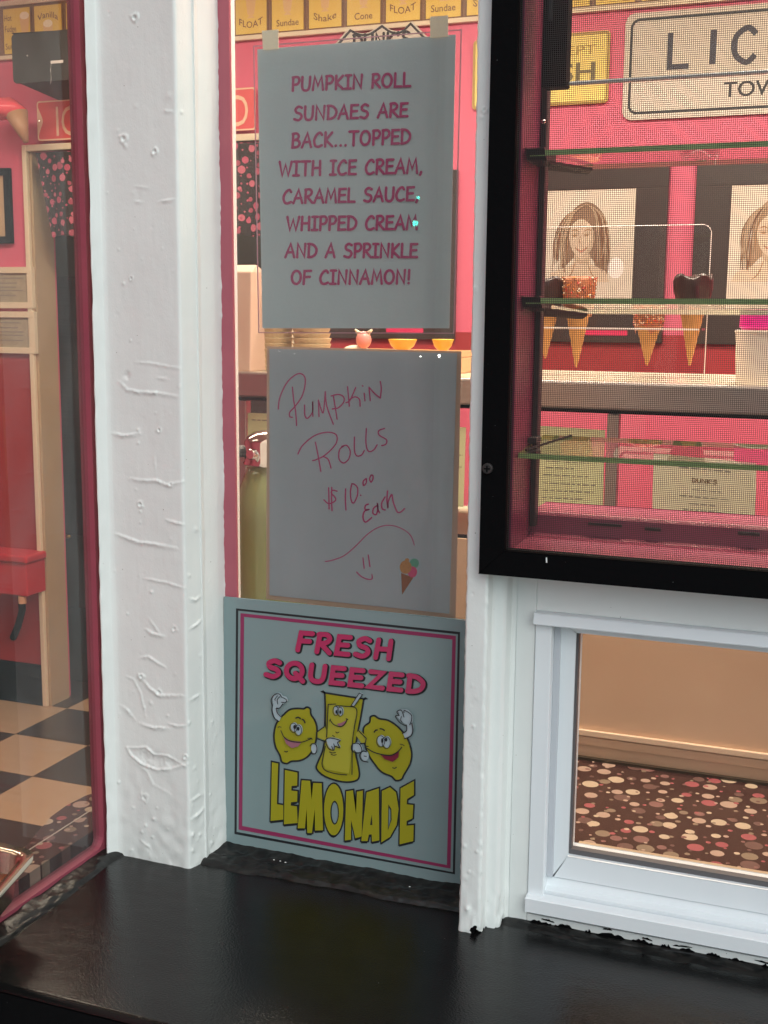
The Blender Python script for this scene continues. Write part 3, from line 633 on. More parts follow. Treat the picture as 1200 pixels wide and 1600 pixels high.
def flatpart(name, m, parent, fn, polys, d0):
    ik = Ink(fn, d0)
    for p in polys: ik.poly(p)
    return ik.build(name, m, parent)
fz = plane_px(YS-.0002, 490, 730, .15)
flatpart('sticker_border', whiteink, stk, fz, [spline([(890, 1100), (895, 1010), (940, 950), (1000, 935), (1070, 940), (1112, 975), (1110, 1040), (1085, 1130), (1050, 1180), (990, 1260), (920, 1345), (905, 1300), (905, 1180)], 4, True)], .0002)
flatpart('cone_print', coneink, stk, fz, [[(912, 1100), (1040, 1150), (980, 1240), (922, 1330)]], .0003)
flatpart('mint_scoop_print', greenink, stk, fz, [ell(1050, 1000, 48, 50)], .0003)
flatpart('pink_scoop_print', pinkink, stk, fz, [ell(1030, 1090, 50, 58)], .0004)
flatpart('tan_scoop_print', tanink, stk, fz, [ell(960, 1040, 62, 70), ell(975, 965, 22, 18)], .0005)
flatpart('chip_print', coneink, stk, fz, [ell(x, y, 6, 6, 8) for x, y in ((920, 1010), (965, 1000), (940, 1032), (990, 1040), (1010, 1030), (955, 1080))], .00062)
# --- sign 3 : lemonade
s3 = thing('lemonade_sign', 'square pale blue sign with yellow LEMONADE lettering and cartoon lemons', 'sign', at(540, 1350, y=YA-.0035))
YS3 = YA-.0035
MB().prism(quad([(350, 933), (735, 970), (727, 1391), (350, 1314)], YS3-.0012), (0, .0025, 0)).build('sign_board', papersign, s3, bevel=.0004)
f3 = plane_px(YS3-.0012)
def frame_print(outer, w, m, name):
    o = np.array(outer, float); c = o.mean(0); inner = o+(np.sign(c-o))*w
    ik = Ink(f3, .0003); ik.poly([tuple(p) for p in o], [[tuple(p) for p in inner]]); ik.build(name, m, s3)
frame_print([(369, 950.5), (719, 987.5), (711, 1366), (366.5, 1303)], 3.4, blackink, 'black_border')
frame_print([(376, 958), (712.5, 993.5), (704, 1357), (373, 1296)], 5.6, mat('magenta_ink', (.25, .025, .09), .5), 'magenta_border')
ik = Ink(plane_px(YS3-.0012, 400, 970, .2333), .0003)
letter(ik, 'FRESH', (276, 192), (900, 252), 118, 44, slant=.16, dx=5, dy=7, gap=.28); letter(ik, 'SQUEEZED', (64, 364), (1118, 478), 105, 44, slant=.12, dx=5, dy=7, gap=.26)
ik.build('lettering_shadow', blackink, s3)
ik = Ink(plane_px(YS3-.0012, 400, 970, .2333), ik.d+.0001)
letter(ik, 'FRESH', (276, 192), (900, 252), 118, 33, slant=.16, gap=.28); ik.build('fresh_lettering', redink, s3)
ik2 = Ink(plane_px(YS3-.0012, 400, 970, .2333), ik.d+.0001)
letter(ik2, 'SQUEEZED', (64, 364), (1118, 478), 105, 33, slant=.12, gap=.26); ik2.build('squeezed_lettering', redink, s3)
LE = [([(75, 50), (122, 60), (112, 365), (160, 372), (160, 480), (65, 490)], []),
      ([(172, 108), (266, 128), (264, 225), (222, 228), (220, 262), (266, 268), (264, 345), (218, 350), (216, 375), (262, 380), (268, 505), (165, 515)], []),
      ([(298, 185), (362, 190), (372, 330), (385, 205), (448, 208), (458, 560), (398, 562), (396, 400), (375, 580), (340, 580), (335, 400), (322, 545), (268, 545)], []),
      (ell(538, 405, 72, 193, 28), [ell(545, 428, 32, 90, 20)]),
      ([(632, 268), (682, 260), (706, 440), (712, 270), (757, 262), (748, 605), (700, 620), (668, 480), (668, 630), (622, 636)], []),
      ([(785, 275), (876, 245), (880, 635), (825, 645), (822, 590), (802, 592), (792, 640), (745, 640)], [[(824, 440), (811, 520), (828, 520)]]),
      ([(900, 265), (960, 237), (1005, 275), (1025, 400), (1010, 520), (960, 610), (895, 650)], [[(948, 365), (970, 400), (972, 480), (945, 560)]]),
      ([(1040, 245), (1140, 190), (1140, 295), (1088, 325), (1086, 365), (1135, 370), (1130, 470), (1085, 490), (1084, 525), (1138, 520), (1135, 640), (1032, 665)], [])]
fl_ = plane_px(YS3-.0012, 410, 1180, .20833)
ik = Ink(fl_, .0003)
for o_, h_ in LE: ik.poly([(a-5, b+20) for a, b in o_], [[(a-5, b+14) for a, b in q] for q in h_])
for o_, h_ in LE:
    ik.line(o_, 21, closed=True)
    for q in h_: ik.line(q, 15, closed=True)
ik.build('lemonade_outline', blackink, s3)
ik2 = Ink(fl_, ik.d+.0001)
for o_, h_ in LE: ik2.poly(o_, h_)
ik2.build('lemonade_lettering', yellowink, s3)
# cartoon
fc = plane_px(YS3-.0012, 415, 1070, .2)
def cart(name, m, d, polys=(), lines=(), w=8, split=False):
    if split:
        for p in polys: cart(name, m, d, [p]); d += .00005
        return
    ik = Ink(fc, d)
    for p in polys: ik.poly(p)
    for l in lines: ik.line(l[0], l[1]*1.2 if len(l) > 1 else w, closed=(len(l) > 2))
    return ik.build(name, m, s3)
LL = spline([(140, 235), (190, 192), (250, 182), (300, 185), (325, 172), (352, 186), (358, 230), (390, 280), (405, 340), (400, 420), (375, 500), (330, 560), (270, 590), (205, 595), (170, 613), (130, 600), (115, 550), (80, 480), (68, 400), (80, 320), (110, 262)], 4, True)
RL = spline([(768, 335), (815, 290), (822, 248), (855, 240), (890, 262), (960, 275), (1030, 320), (1090, 385), (1125, 450), (1145, 540), (1130, 620), (1085, 698), (1065, 735), (1020, 745), (985, 712), (910, 680), (850, 610), (800, 530), (775, 440)], 4, True)
GG = spline([(465, 60), (465, 60), (770, 108), (770, 112), (745, 260), (718, 400), (706, 520), (730, 640), (735, 715), (700, 750), (600, 755), (470, 715), (402, 655), (412, 600), (450, 510), (465, 400), (470, 200)], 3, True)
armL = [(468, 320), (410, 362), (410, 408), (470, 432), (492, 398)]; armR = [(735, 345), (798, 408), (790, 448), (752, 450), (706, 385)]
cart('yellow_figure', yellowink, .0006, [LL, RL, GG], split=True)
cart('figure_outlines', blackink, .0011, [], [(LL, 11, 1), (RL, 11, 1), (GG, 11, 1)])
cart('yellow_arm', lightyellow, .0016, [armL, armR, [(498, 143), (722, 180), (688, 440), (655, 690), (470, 655), (452, 605), (488, 400)]], split=True)
hL = spline([(72, 158), (60, 110), (80, 70), (118, 58), (140, 80), (170, 92), (178, 122), (150, 138), (128, 168), (98, 176)], 4, True)
hR = spline([(1110, 308), (1070, 282), (1028, 240), (1050, 225), (1040, 195), (1090, 188), (1122, 195), (1155, 240), (1148, 292)], 4, True)
gl1 = spline([(482, 420), (520, 405), (595, 425), (575, 442), (592, 482), (552, 470), (545, 500), (510, 492), (490, 460)], 3, True)
gl2 = spline([(690, 455), (742, 450), (765, 508), (722, 522), (685, 500)], 4, True)
gl3 = ell(388, 492, 26, 40); gl4 = ell(782, 548, 30, 40)
aL = spline([(130, 240), (102, 208), (100, 172), (66, 150), (62, 200), (85, 260), (115, 278)], 4, False); aR = spline([(1078, 372), (1110, 350), (1110, 305), (1152, 292), (1160, 345), (1140, 395), (1095, 412)], 4, False)
cart('white_glove', whiteink, .0019, [hL, hR, gl1, gl2, gl3, gl4, aL, aR], split=True)
eyes = [(232, 325, 28, 36), (268, 345, 28, 42), (562, 193, 22, 36), (596, 200, 22, 36), (912, 430, 32, 44), (956, 440, 32, 46)]
cart('eye_white', whiteink, .0023, [ell(*e) for e in eyes], split=True); cart('straw', whiteink, .0023, [[(745, 55), (770, 65), (702, 162), (680, 155)]])
cart('mouth', mouthink, .0029, [[(145, 395), (200, 428), (290, 438), (262, 475), (212, 488), (170, 455)], [(565, 300), (600, 290), (645, 270), (620, 305), (585, 318)]], split=True)
cart('open_mouth', mat('wine_ink', (.16, .01, .03), .5), .0029, [[(895, 530), (980, 545), (1050, 510), (1045, 560), (1000, 595), (940, 575)]])
sm = lambda *p: spline(p, 5)
fing = [(sm((70, 158), (60, 105), (90, 65), (125, 62), (140, 85)), 6), (sm((110, 75), (90, 100), (92, 110)), 5), (sm((128, 82), (108, 105), (112, 140)), 5), (sm((140, 85), (178, 105), (172, 128), (140, 125)), 5), (sm((150, 138), (128, 168), (98, 176)), 6),
        (sm((1110, 308), (1065, 285), (1028, 235), (1058, 228)), 6), (sm((1058, 228), (1040, 198), (1075, 188), (1095, 240)), 6), (sm((1095, 205), (1100, 188), (1150, 220), (1155, 260), (1140, 300)), 6), (sm((1075, 235), (1070, 260), (1080, 280)), 5)]
cart('ink_lines', blackink, .0034, [ell(238, 322, 12, 17, 12), ell(265, 336, 10, 16, 12), ell(564, 204, 9, 14, 12), ell(594, 206, 9, 14, 12), ell(920, 428, 9, 20, 12), ell(950, 420, 11, 16, 12)],
     [(sm((130, 350), (155, 400), (200, 430), (290, 440), (370, 410)), 6), (sm((108, 325), (118, 320), (132, 324)), 5), (sm((248, 252), (265, 246), (282, 256)), 9), (sm((298, 262), (310, 270), (318, 288)), 9), (sm((160, 510), (172, 516), (184, 510)), 6), (sm((358, 470), (375, 452), (405, 460), (412, 500), (395, 530), (360, 528)), 6), (sm((340, 410), (365, 408), (375, 420)), 5),
      (sm((130, 240), (102, 208), (100, 172)), 6), (sm((115, 278), (80, 250), (62, 200), (66, 150)), 7), (sm((1078, 372), (1110, 350), (1110, 305)), 6), (sm((1095, 412), (1145, 390), (1160, 345), (1152, 292)), 7),
      (sm((500, 145), (492, 300), (488, 400)), 6), (sm((478, 470), (455, 580), (455, 625), (480, 660), (560, 685), (645, 694)), 6), (sm((500, 145), (560, 142)), 6), (sm((560, 155), (640, 160), (722, 182), (705, 320), (690, 440), (686, 690)), 6), (sm((480, 80), (474, 200), (470, 320)), 5),
      (sm((515, 265), (545, 302), (600, 318), (635, 290), (648, 258)), 6), (sm((512, 275), (520, 258)), 5), (sm((640, 255), (655, 262)), 5), (sm((560, 358), (570, 366), (585, 360)), 5), (sm((535, 385), (550, 395)), 5), (sm((512, 515), (535, 522), (560, 518)), 5), (sm((525, 532), (545, 540), (565, 535)), 5),
      (armL[:4], 7), (armR[:4], 7), (gl1, 6, 1), (gl2, 6, 1), (sm((722, 522), (705, 500)), 4), (sm((540, 500), (530, 470)), 5), (sm((552, 470), (545, 450)), 5), (sm((800, 512), (770, 508), (748, 540), (765, 580), (812, 592)), 7), (sm((800, 548), (782, 545)), 5),
      (sm((790, 480), (800, 470), (815, 470)), 6), (sm((805, 485), (870, 520), (980, 540), (1040, 515), (1075, 478)), 7), (sm((1062, 452), (1080, 455), (1095, 464)), 5), (sm((862, 358), (872, 345), (885, 342)), 9), (sm((908, 332), (925, 335), (940, 345)), 9), (sm((1005, 635), (1020, 640), (1035, 632)), 6),
      ([(745, 55), (770, 65), (702, 162), (680, 155)], 5, 1), (ell(*eyes[0]), 4, 1), (ell(*eyes[1]), 4, 1), (ell(*eyes[2]), 4, 1), (ell(*eyes[3]), 4, 1), (ell(*eyes[4]), 4, 1), (ell(*eyes[5]), 4, 1)]+fing)

# ============================================================ SCREENED LOUVRE WINDOW
FX0, FX1, FZ0, FZT = -.3205, .42, Z(-.2445), TOP-.02
IX0, IX1, IZ0, IZT = -.2962, .395, Z(-.2205), FZT-.025
YFR = 1.095
sf = thing('window_screen', 'black framed insect screen above the white window at right', 'window screen', (0, YFR+.01, FZ0))
for pts in ([(FX0, FZ0), (IX0, IZ0), (IX0, IZT), (FX0, FZT)], [(FX0+.0002, FZ0-.0001), (FX1, FZ0-.0001), (IX1, IZ0), (IX0+.0001, IZ0)], [(FX1, FZ0), (FX1, FZT), (IX1, IZT), (IX1, IZ0)], [(FX0, FZT), (IX0, IZT), (IX1, IZT), (FX1, FZT)]):
    MB().prism([(a, YFR, b) for a, b in pts], (0, .016, 0)).build('screen_frame', black, sf, bevel=.0012)
for px, py in ((762, 732),):
    c = at(px, py, y=YFR-.001); m = MB(); m.tube([c+Vector((0, .003, 0)), c+Vector((0, -.0022, 0))], .0052, 16); sc = m.build('screw', darkmetal, sf, bevel=.0008)
    MB().box(c.x-.003, c.x+.003, c.y-.0029, c.y-.0021, c.z-.0006, c.z+.0006).box(c.x-.0006, c.x+.0006, c.y-.00295, c.y-.0022, c.z-.003, c.z+.003).build('screw_slot', black, sc)
c = at(854, 876, y=YFR-.0003); MB().prism([(c.x-.0006, c.y, c.z-.002), (c.x+.0008, c.y, c.z-.002), (c.x+.0003, c.y, c.z+.003), (c.x-.0008, c.y, c.z+.003)], (0, .0004, 0)).build('paint_fleck', MATS['white_paint'], sf)
wires = MB(); pit = .00175; w2 = .00020; ysc = YFR+.0085
for x in np.arange(IX0, IX1, pit): wires.box(x-w2, x+w2, ysc-w2, ysc+w2, IZ0-.004, IZT+.004)
for z in np.arange(IZ0, IZT, pit): wires.box(IX0-.004, IX1+.004, ysc+w2*1.02, ysc+w2*3, z-w2, z+w2)
wo_ = wires.build('mesh_screen', wiremat, sf); wo_['kind'] = 'stuff'
# plum window box behind the screen
lv = thing('louvre_window', 'plum painted window with open glass louvres behind the insect screen', 'window', (0, 1.2, IZ0))
JX = -.2942
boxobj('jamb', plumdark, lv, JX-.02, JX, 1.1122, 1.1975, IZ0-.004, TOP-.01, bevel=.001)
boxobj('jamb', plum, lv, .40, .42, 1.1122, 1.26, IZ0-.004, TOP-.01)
MB().profile([(1.1122, IZ0-.022), (1.26, IZ0-.022), (1.26, IZ0+.024), (1.196, IZ0+.024), (1.193, IZ0+.021), (1.191, IZ0+.003), (1.186, IZ0+.0008), (1.1122, IZ0-.003)], JX-.001, .40).build('sill', plum, lv, bevel=.001)
for px, py, l in ((945, 820, .017), (1020, 827, .008), (1170, 834, .010)):
    c = at(px, py, y=1.1905); MB().box(c.x-l, c.x+l, 1.1895, 1.1925, c.z-.0014, c.z+.0012).build('dark_scratch', darkmetal, lv)
# track
boxobj('louvre_track', darkmetal, lv, JX+.0005, JX+.006, 1.182, 1.197, IZ0+.010, TOP-.03, bevel=.001)
boxobj('louvre_track', darkmetal, lv, .389, .3995, 1.158, 1.196, IZ0+.010, TOP-.03)
slat_specs = [  # front z, rear z, front y, rear y
    (at(857, 234, y=1.13).z, at(860, 259, y=1.232).z, 1.13, 1.232, edgegreen), (at(850, 466, y=1.13).z, at(850, 482, y=1.232).z, 1.13, 1.232, edgegreen), (at(812, 708, y=1.128).z, at(848, 679, y=1.232).z, 1.128, 1.232, edgegreen)]
slat_specs += [(slat_specs[0][0]+.285+.0*k, slat_specs[0][0]+.28, 1.13, 1.232, edgegreen) for k in range(1)]
gs = glassmat('louvre_glass', (.95, .95, .92), 1.55)
for k, (za, zb, ya, yb, em) in enumerate(slat_specs):
    th = .0052; xl = JX+.0035 if k != 2 else JX+.001; xr = .396
    m = MB(); v = [(xl, ya, za), (xr, ya, za), (xr, yb, zb), (xl, yb, zb), (xl, ya, za-th), (xr, ya, za-th), (xr, yb, zb-th), (xl, yb, zb-th)]
    m.add(v, [(0, 1, 2, 3), (7, 6, 5, 4)], 0); m.add(v, [(0, 4, 5, 1)], 1); m.add(v, [(3, 2, 6, 7), (0, 3, 7, 4), (1, 5, 6, 2)], 1 if k != 2 else 1)
    sl_ = m.build('louvre_slat', [gs, em], lv)
    # holding clip at each end
    for xa, xb in ((JX+.0005, JX+.018), (.380, .3995)):
        m = MB(); dz = lambda y: za+(zb-za)*(y-ya)/(yb-ya)
        if k != 2:
            m.prism([(xa, ya-.004, dz(ya)+.0015), (xa, ya+.045, dz(ya+.045)+.003), (xa, ya+.045, dz(ya+.045)-.0085), (xa, ya+.003, dz(ya)-.0085)], (xb-xa, 0, 0))
            m.build('louvre_clip', darkmetal, sl_, bevel=.0008)
            MB().prism([(xb, ya+.02, dz(ya+.02)-.007), (xb+.028, ya+.085, dz(ya+.085)-.006), (xb+.022, ya+.09, dz(ya+.09)-.009), (xb-.004, ya+.03, dz(ya+.03)-.012)], (0, 0, -.0025)).build('clip_arm', darkmetal, sl_)
        else:
            m.box(xa, xa+.009, 1.165, 1.185, dz(1.175)-.011, dz(1.175)-.0055); m.box(xa, xa+.009, 1.165, 1.185, dz(1.175)+.002, dz(1.175)+.008)
            m.build('louvre_clip', darkmetal, sl_, bevel=.0008)
            MB().tube([(xl+.004, 1.140, dz(1.14)+.0012), (xl+.030, 1.228, dz(1.228)+.0012)], .0012, 6).build('dark_line', darkmetal, sl_)
# closed slat at the top with its black end channel
za = at(900, 131, y=1.15).z
m = MB(); m.box(JX+.012, .396, 1.150, 1.155, za+.0022, za+.106); b_ = m.build('louvre_slat', gs, lv)
boxobj('ground_edge', edgewhite, b_, JX+.034, .396, 1.1480, 1.1557, za-.0008, za+.0021, bevel=.001)
boxobj('end_channel', black, b_, JX+.010, JX+.033, 1.140, 1.158, za-.0035, za+.14, bevel=.0015)
boxobj('end_channel_rib', darkmetal, b_, JX+.015, JX+.019, 1.137, 1.1399, za+.055, za+.13, bevel=.0008)
for px, py in ((849, 190),):
    c = at(px, py, y=1.156); MB().ball(c, .0022, 8).build('rivet', chrome, lv)

# ============================================================ LOWER WHITE WINDOW
vw = thing('vinyl_window', 'white vinyl window with stepped frame above the black ledge at right', 'window', (.1, 1.16, ZL))
zH = at(832, 957, y=1.138).z; xE = at(830, 1200, y=1.147).x      # outer edge of the vinyl frame
m = MB(); YT = 1.1475
m.box(-.2958, xE, YT, YT+.06, ZL-.003, IZ0-.024); m.box(xE, .56, YT, YT+.06, zH, IZ0-.024); m.build('casing', white, vw, bevel=.0012)
boxobj('casing', white, vw, xE, .56, YT-.0005, YT+.06, ZL+.004, at(826, 1428, y=1.147).z, bevel=.001)
# head drip bar
zHb = at(832, 975, y=1.140).z
MB().profile([(YT-.001, zH), (1.139, zH-.001), (1.1375, zHb+.001), (1.139, zHb), (YT+.02, zHb), (YT+.02, zH)], xE+.0005, .55).build('head_bar', whitev, vw, bevel=.0006)
x1_ = at(855, 1200, y=1.146).x
zN1, zN0 = at(826, 1402, y=1.139).z, at(826, 1424, y=1.139).z
boxobj('outer_stile', whitev, vw, xE+.0005, x1_, 1.1455, 1.20, zN1+.0002, zHb-.0002, bevel=.0008)
MB().profile([(1.1375, zN0), (1.1370, zN1-.001), (1.1385, zN1), (1.150, zN1+.0012), (1.150, zN1-.003), (1.153, zN1-.003), (1.153, zN1+.004), (1.162, zN1+.006), (1.164, at(853, 1368, y=1.164).z), (1.20, at(853, 1368, y=1.164).z+.001), (1.20, zN0)], xE+.0003, .55).build('sill_nose', whitev, vw, bevel=.0005)
xs0, xs1 = at(870, 1200, y=1.162).x, at(893, 1200, y=1.168).x
zs0, zs1 = at(860, 1366, y=1.165).z, at(893, 1335, y=1.168).z
boxobj('inner_track', mat('shaded_white_vinyl', (.50, .52, .56), .4), vw, x1_, xs0, 1.1585, 1.20, zs0+.0005, zHb-.0002, bevel=.0006)  # white vinyl in the recess, its shade put into the colour
zst = at(898, 986, y=1.168).z
for pts in ([(xs0, zs0), (xs1, zs1), (xs1, zst), (xs0, zHb-.0003)], [(xs0, zs0), (.54, zs0), (.52, zs1), (xs1, zs1)], [(xs0, zHb-.0003), (xs1, zst), (.52, zst), (.54, zHb-.0003)], [(.54, zs0), (.54, zHb), (.52, zst), (.52, zs1)]):
    MB().prism([(a, 1.1625, b) for a, b in pts], (0, .034, 0)).build('sash', whitev, vw, bevel=.0008)
m = MB(); gk = .0025; m.box(xs1-.0002, xs1+gk, 1.169, 1.178, zs1, zst); m.box(xs1+gk, .52, 1.169, 1.178, zs1, zs1+gk*2.2); m.build('gasket', mat('grey_gasket', (.09, .085, .09), .5), vw)
boxobj('window_pane', glassmat('lower_glass', (.93, .93, .92)), vw, xs1+.0004, .519, 1.1785, 1.1825, zs1+.0005, zst-.0005)
boxobj('inner_stop', mat('tan_wood', (.46, .34, .22), .45), vw, xs1-.001, .53, 1.198, 1.230, zs1-.012, at(892, 1331.5, y=1.20).z)

# ============================================================ INSIDE: polka dot counter
CZ = Z(-.60)
ct = thing('polka_dot_counter', 'counter covered in brown polka dot laminate just inside the windows', 'counter', (-.5, 1.3, 0))
dots = dotmat('polka_dot_laminate', (.050, .024, .022), [(.47, .38, .28), (.21, .11, .10), (.40, .29, .23), (.31, .09, .10), (.22, .165, .12), (.14, .08, .07)], 36, .35, rough=.22)
outl = [(-.795, .60), (-.80, .90), (-.823, 1.0), (-.850, 1.09), (-.863, 1.135), (-.866, 1.17), (-.862, 1.205), (-.850, 1.235), (-.83, 1.27), (-.79, 1.36), (-.75, 1.575), (.9, 1.575), (.9, 1.215), (-.785-.008, 1.215)]
m = MB().prism([(a, b, CZ-.03) for a, b in outl], (0, 0, .03)); m.build('counter_top', [dots], ct)
ed = [Vector((a, b, CZ-.012)) for a, b in outl[:11]]
MB().tube(ed, .0065, 8).build('edge_trim', mat('black_rubber_edge', (.012, .012, .012), .35), ct)
MB().box(-.8305, -.8285, 1.0, 1.27, CZ-.001, CZ+.0004).build('seam', mat('pale_seam', (.45, .38, .32), .4), ct)
boxobj('support', beige, ct, -.72, .85, 1.30, 1.50, 0, CZ-.03)
# scattered raised rim dots not needed: laminate print only
boxobj('back_lip', mat('dark_lip', (.04, .03, .02), .4), ct, -.75, .9, 1.568, 1.5748, CZ, CZ+.004)
# ---- display case with beige front
YC = 1.576
dc = thing('display_case', 'long serving case with beige front and steel top rail behind the windows', 'display case', (-.1, 1.75, CZ))
zb1 = at(842, 594, y=YC).z; zb0 = at(842, 637, y=YC).z; zg0 = at(712, 836, y=YC).z
boxobj('front_panel', beige, dc, -.96, .9, YC, YC+.02, CZ-.2, zg0-.004, bevel=.001)
boxobj('front_moulding', beigel, dc, -.96, .9, YC-.006, YC-.0005, at(901, 1146, y=YC).z, at(901, 1137, y=YC).z, bevel=.001)
boxobj('lower_moulding', beige, dc, -.96, .9, YC-.0035, YC-.0005, CZ+.02, at(901, 1148, y=YC).z, bevel=.001)
boxobj('glass_front', glassfar, dc, -.94, .9, YC+.008, YC+.012, zg0, zb0)
boxobj('dark_seal', black, dc, -.94, .9, YC+.002, YC+.010, zg0-.004, zg0)
boxobj('top_rail', steel, dc, -.97, .9, YC-.004, YC+.02, zb0, zb1, bevel=.003)
boxobj('under_rail_strip', black, dc, -.93, .9, YC-.001, YC+.0075, zb0-.0045, zb0-.0002)  # thin black strip under the steel top rail
boxobj('case_top', mat('cream_counter', (.60, .52, .40), .25), dc, -.97, .9, YC+.0205, YC+.36, zb1-.02, zb1-.001, bevel=.002)
xp = at(957, 680, y=YC).x
for xx in (xp, at(377, 700, y=YC).x): boxobj('upright', steel, dc, xx-.0075, xx+.0075, YC+.0005, YC+.018, zg0, zb0-.005, bevel=.001)
boxobj('case_floor', cream, dc, -.94, .9, YC+.022, YC+.32, zg0-.03, zg0-.01)
# notices taped inside the case glass
def notice(label, q, rows, m, head=None, ypl=YC+.004, group=None, seed=0):
    r_ = random.Random(seed); pts = quad(q, ypl)
    t = thing('paper_notice', label, 'notice', (pts[0]+pts[2])/2, group); MB().prism(pts, (0, .0006, 0)).build('paper_sheet', m, t)
    a, b, c, d = [np.array(p) for p in q]
    ik = Ink(plane_px(ypl), .0003)
    for v, u0, u1, w in rows:
        L = a+(d-a)*v; Rg = b+(c-b)*v; u = u0
        while u < u1:
            e = min(u+r_.uniform(.03, .10), u1); ik.line([tuple(L+(Rg-L)*u), tuple(L+(Rg-L)*e)], w, cap=False); u = e+.018
    ik.build('text_lines', greyink, t)['kind'] = 'stuff'
    if head:
        tx, v, u0, u1, h = head; L = a+(d-a)*v; Rg = b+(c-b)*v
        ik = Ink(plane_px(ypl), .0003); letter(ik, tx, tuple(L+(Rg-L)*u0), tuple(L+(Rg-L)*u1), h, 1.5); ik.build('heading', brownink, t)
    return t
pyel = mat('pale_green_yellow_paper', (.80, .82, .46), .6); pcream = mat('cream_notice_paper', (.84, .80, .56), .6)
notice('pale yellow typed notice left of the steel upright in the case', [(790, 662), (945, 672), (942, 812), (782, 806)], [(.38, .42, .85, 1.4), (.45, .42, .7, 1.4), (.53, .4, .85, 1.4), (.62, .4, .92, 1.4), (.70, .4, .9, 1.4), (.78, .4, .8, 1.4)], pyel, seed=1)
notice("cream typed notice headed DUNK'S right of the steel upright in the case", [(1021, 708), (1182, 724), (1178, 880), (1018, 868)], [(.11, .25, .75, 1.5), (.32, .38, .66, 1.4), (.39, .26, .74, 1.4), (.46, .35, .62, 1.2), (.52, .3, .7, 1.2)], pcream, head=("DUNK'S", .245, .38, .62, 6), seed=2)
notice('pale yellow notice seen between the handwritten sign and the narrow post', [(640, 664), (728, 668), (724, 792), (637, 788)], [(.35, .8, .96, 1.3), (.5, .8, .95, 1.3)], pyel, seed=3)
pst = notice('pale green lemonade poster behind the milkshake mixer', [(387, 645), (520, 650), (520, 830), (387, 824)], [(.06, .05, .5, 1.6)], mat('pale_green_poster', (.62, .66, .36), .5), seed=4)
ik = Ink(plane_px(YC+.004), .0004); ik.poly(ell(402, 690, 14, 17)); ik.build('lemon_print', mat('lime_ink', (.45, .55, .12), .5), pst)
ik = Ink(plane_px(YC+.004), .0006); ik.line(ell(402, 690, 10, 12), 2, closed=True); ik.build('lemon_ring_print', greenink, pst)

# ---- things on top of the case
TZ = zb1-.001
bag = thing('paper_bag', 'pale pink paper bag with a red dot standing on the case', 'bag', at(380, 585, y=1.62))
b0 = at(330, 590, y=1.62); b1 = at(398, 590, y=1.62); t1 = at(396, 425, y=1.62); tt_ = at(391, 413, y=1.62); zc = TZ
m = MB(); v = [(b0.x, 1.60, zc), (b1.x+.003, 1.60, zc), (b1.x+.003, 1.68, zc), (b0.x, 1.68, zc), (b0.x, 1.615, t1.z), (t1.x-.001, 1.615, t1.z), (t1.x-.001, 1.665, t1.z), (b0.x, 1.665, t1.z), (b0.x, 1.638, tt_.z), (tt_.x, 1.638, tt_.z), (tt_.x, 1.642, tt_.z), (b0.x, 1.642, tt_.z)]
m.add(v, [(3, 2, 1, 0), (0, 1, 5, 4), (1, 2, 6, 5), (2, 3, 7, 6), (3, 0, 4, 7), (4, 5, 9, 8), (5, 6, 10, 9), (6, 7, 11, 10), (7, 4, 8, 11), (8, 9, 10, 11)]); m.build('bag_body', mat('pale_pink_paper', (.56, .39, .30), .6, bump=(20, .6, (1, 1, 1))), bag, bevel=.002)
zz0 = lambda u, v, d: Vector((at(u, v, y=1.602).x, 1.601+.015*(at(u, v, y=1.602).z-zc)/(t1.z-zc)-d, at(u, v, y=1.602).z))
ik = Ink(zz0, .0008); ik.poly(ell(366, 556, 17, 24)); ik.build('red_dot', mat('red_dot_ink', (.50, .05, .08), .5), bag)
cupm = mat('cream_paper_cup', (.50, .38, .22), .6, bump=(60, .3, (1, 1, 1)))
def cup_mesh(r):
    m = MB().lathe([(r*.93, 0), (r, .0055), (r*1.02, .0065), (r*1.02, .0078), (r*.97, .0080), (r*.90, .0075)], (0, 0, 0), 28); return m
for cx_, py0, nn, lab in ((428, 590, 14, 'cream cup nested in the left of the two stacks behind the signs'), (487, 590, 12, 'cream cup nested in the right of the two stacks behind the signs')):
    c = at(cx_, 560, y=1.68); r_ = abs(at(cx_+27, 560, y=1.68).x-c.x); first = None
    for k in range(nn):
        if first is None:
            first = cup_mesh(r_); first.v = [v+Vector((c.x, 1.68, TZ)) for v in first.v]; first = first.build('nested_cup', cupm, None, smooth=False); tag(first, lab.replace('cream cup nested in', 'lowest cream cup of'), 'cup', 'stacks of cream cups'); o = first
        else:
            o = first.copy(); COL.objects.link(o); o['label'] = lab if k < nn-1 else lab.replace('cream cup nested in', 'topmost cream cup of')
        o.location = (c.x+random.uniform(-.0008, .0008), 1.68+random.uniform(-.0008, .0008), TZ+k*.0084)
box_t = at(600, 546, y=1.70).z
bx = thing('wooden_tray', 'low tan tray holding bowls and a figurine behind the signs', 'tray', (at(615, 560, y=1.7).x, 1.72, TZ))
x0_, x1b = at(519, 546, y=1.7).x, at(716, 546, y=1.7).x
MB().box(x0_, x1b, 1.68, 1.78, TZ, box_t-.01).build('tray_base', mat('tan_tray', (.66, .42, .22), .5), bx, bevel=.002)
for q in ((x0_, x1b, 1.68, 1.684), (x0_, x1b, 1.776, 1.78), (x0_, x0_+.004, 1.684, 1.776), (x1b-.004, x1b, 1.684, 1.776)): MB().box(q[0], q[1], q[2], q[3], box_t-.0098, box_t-.001).build('tray_rim', MATS['tan_tray'], bx)
c = at(625, 541, y=1.73)
fgc = at(568, 530, y=1.71); fg = thing('figurine', 'small pink headed figurine in the slot between the two paper signs', 'figurine', (fgc.x, 1.71, box_t-.01))
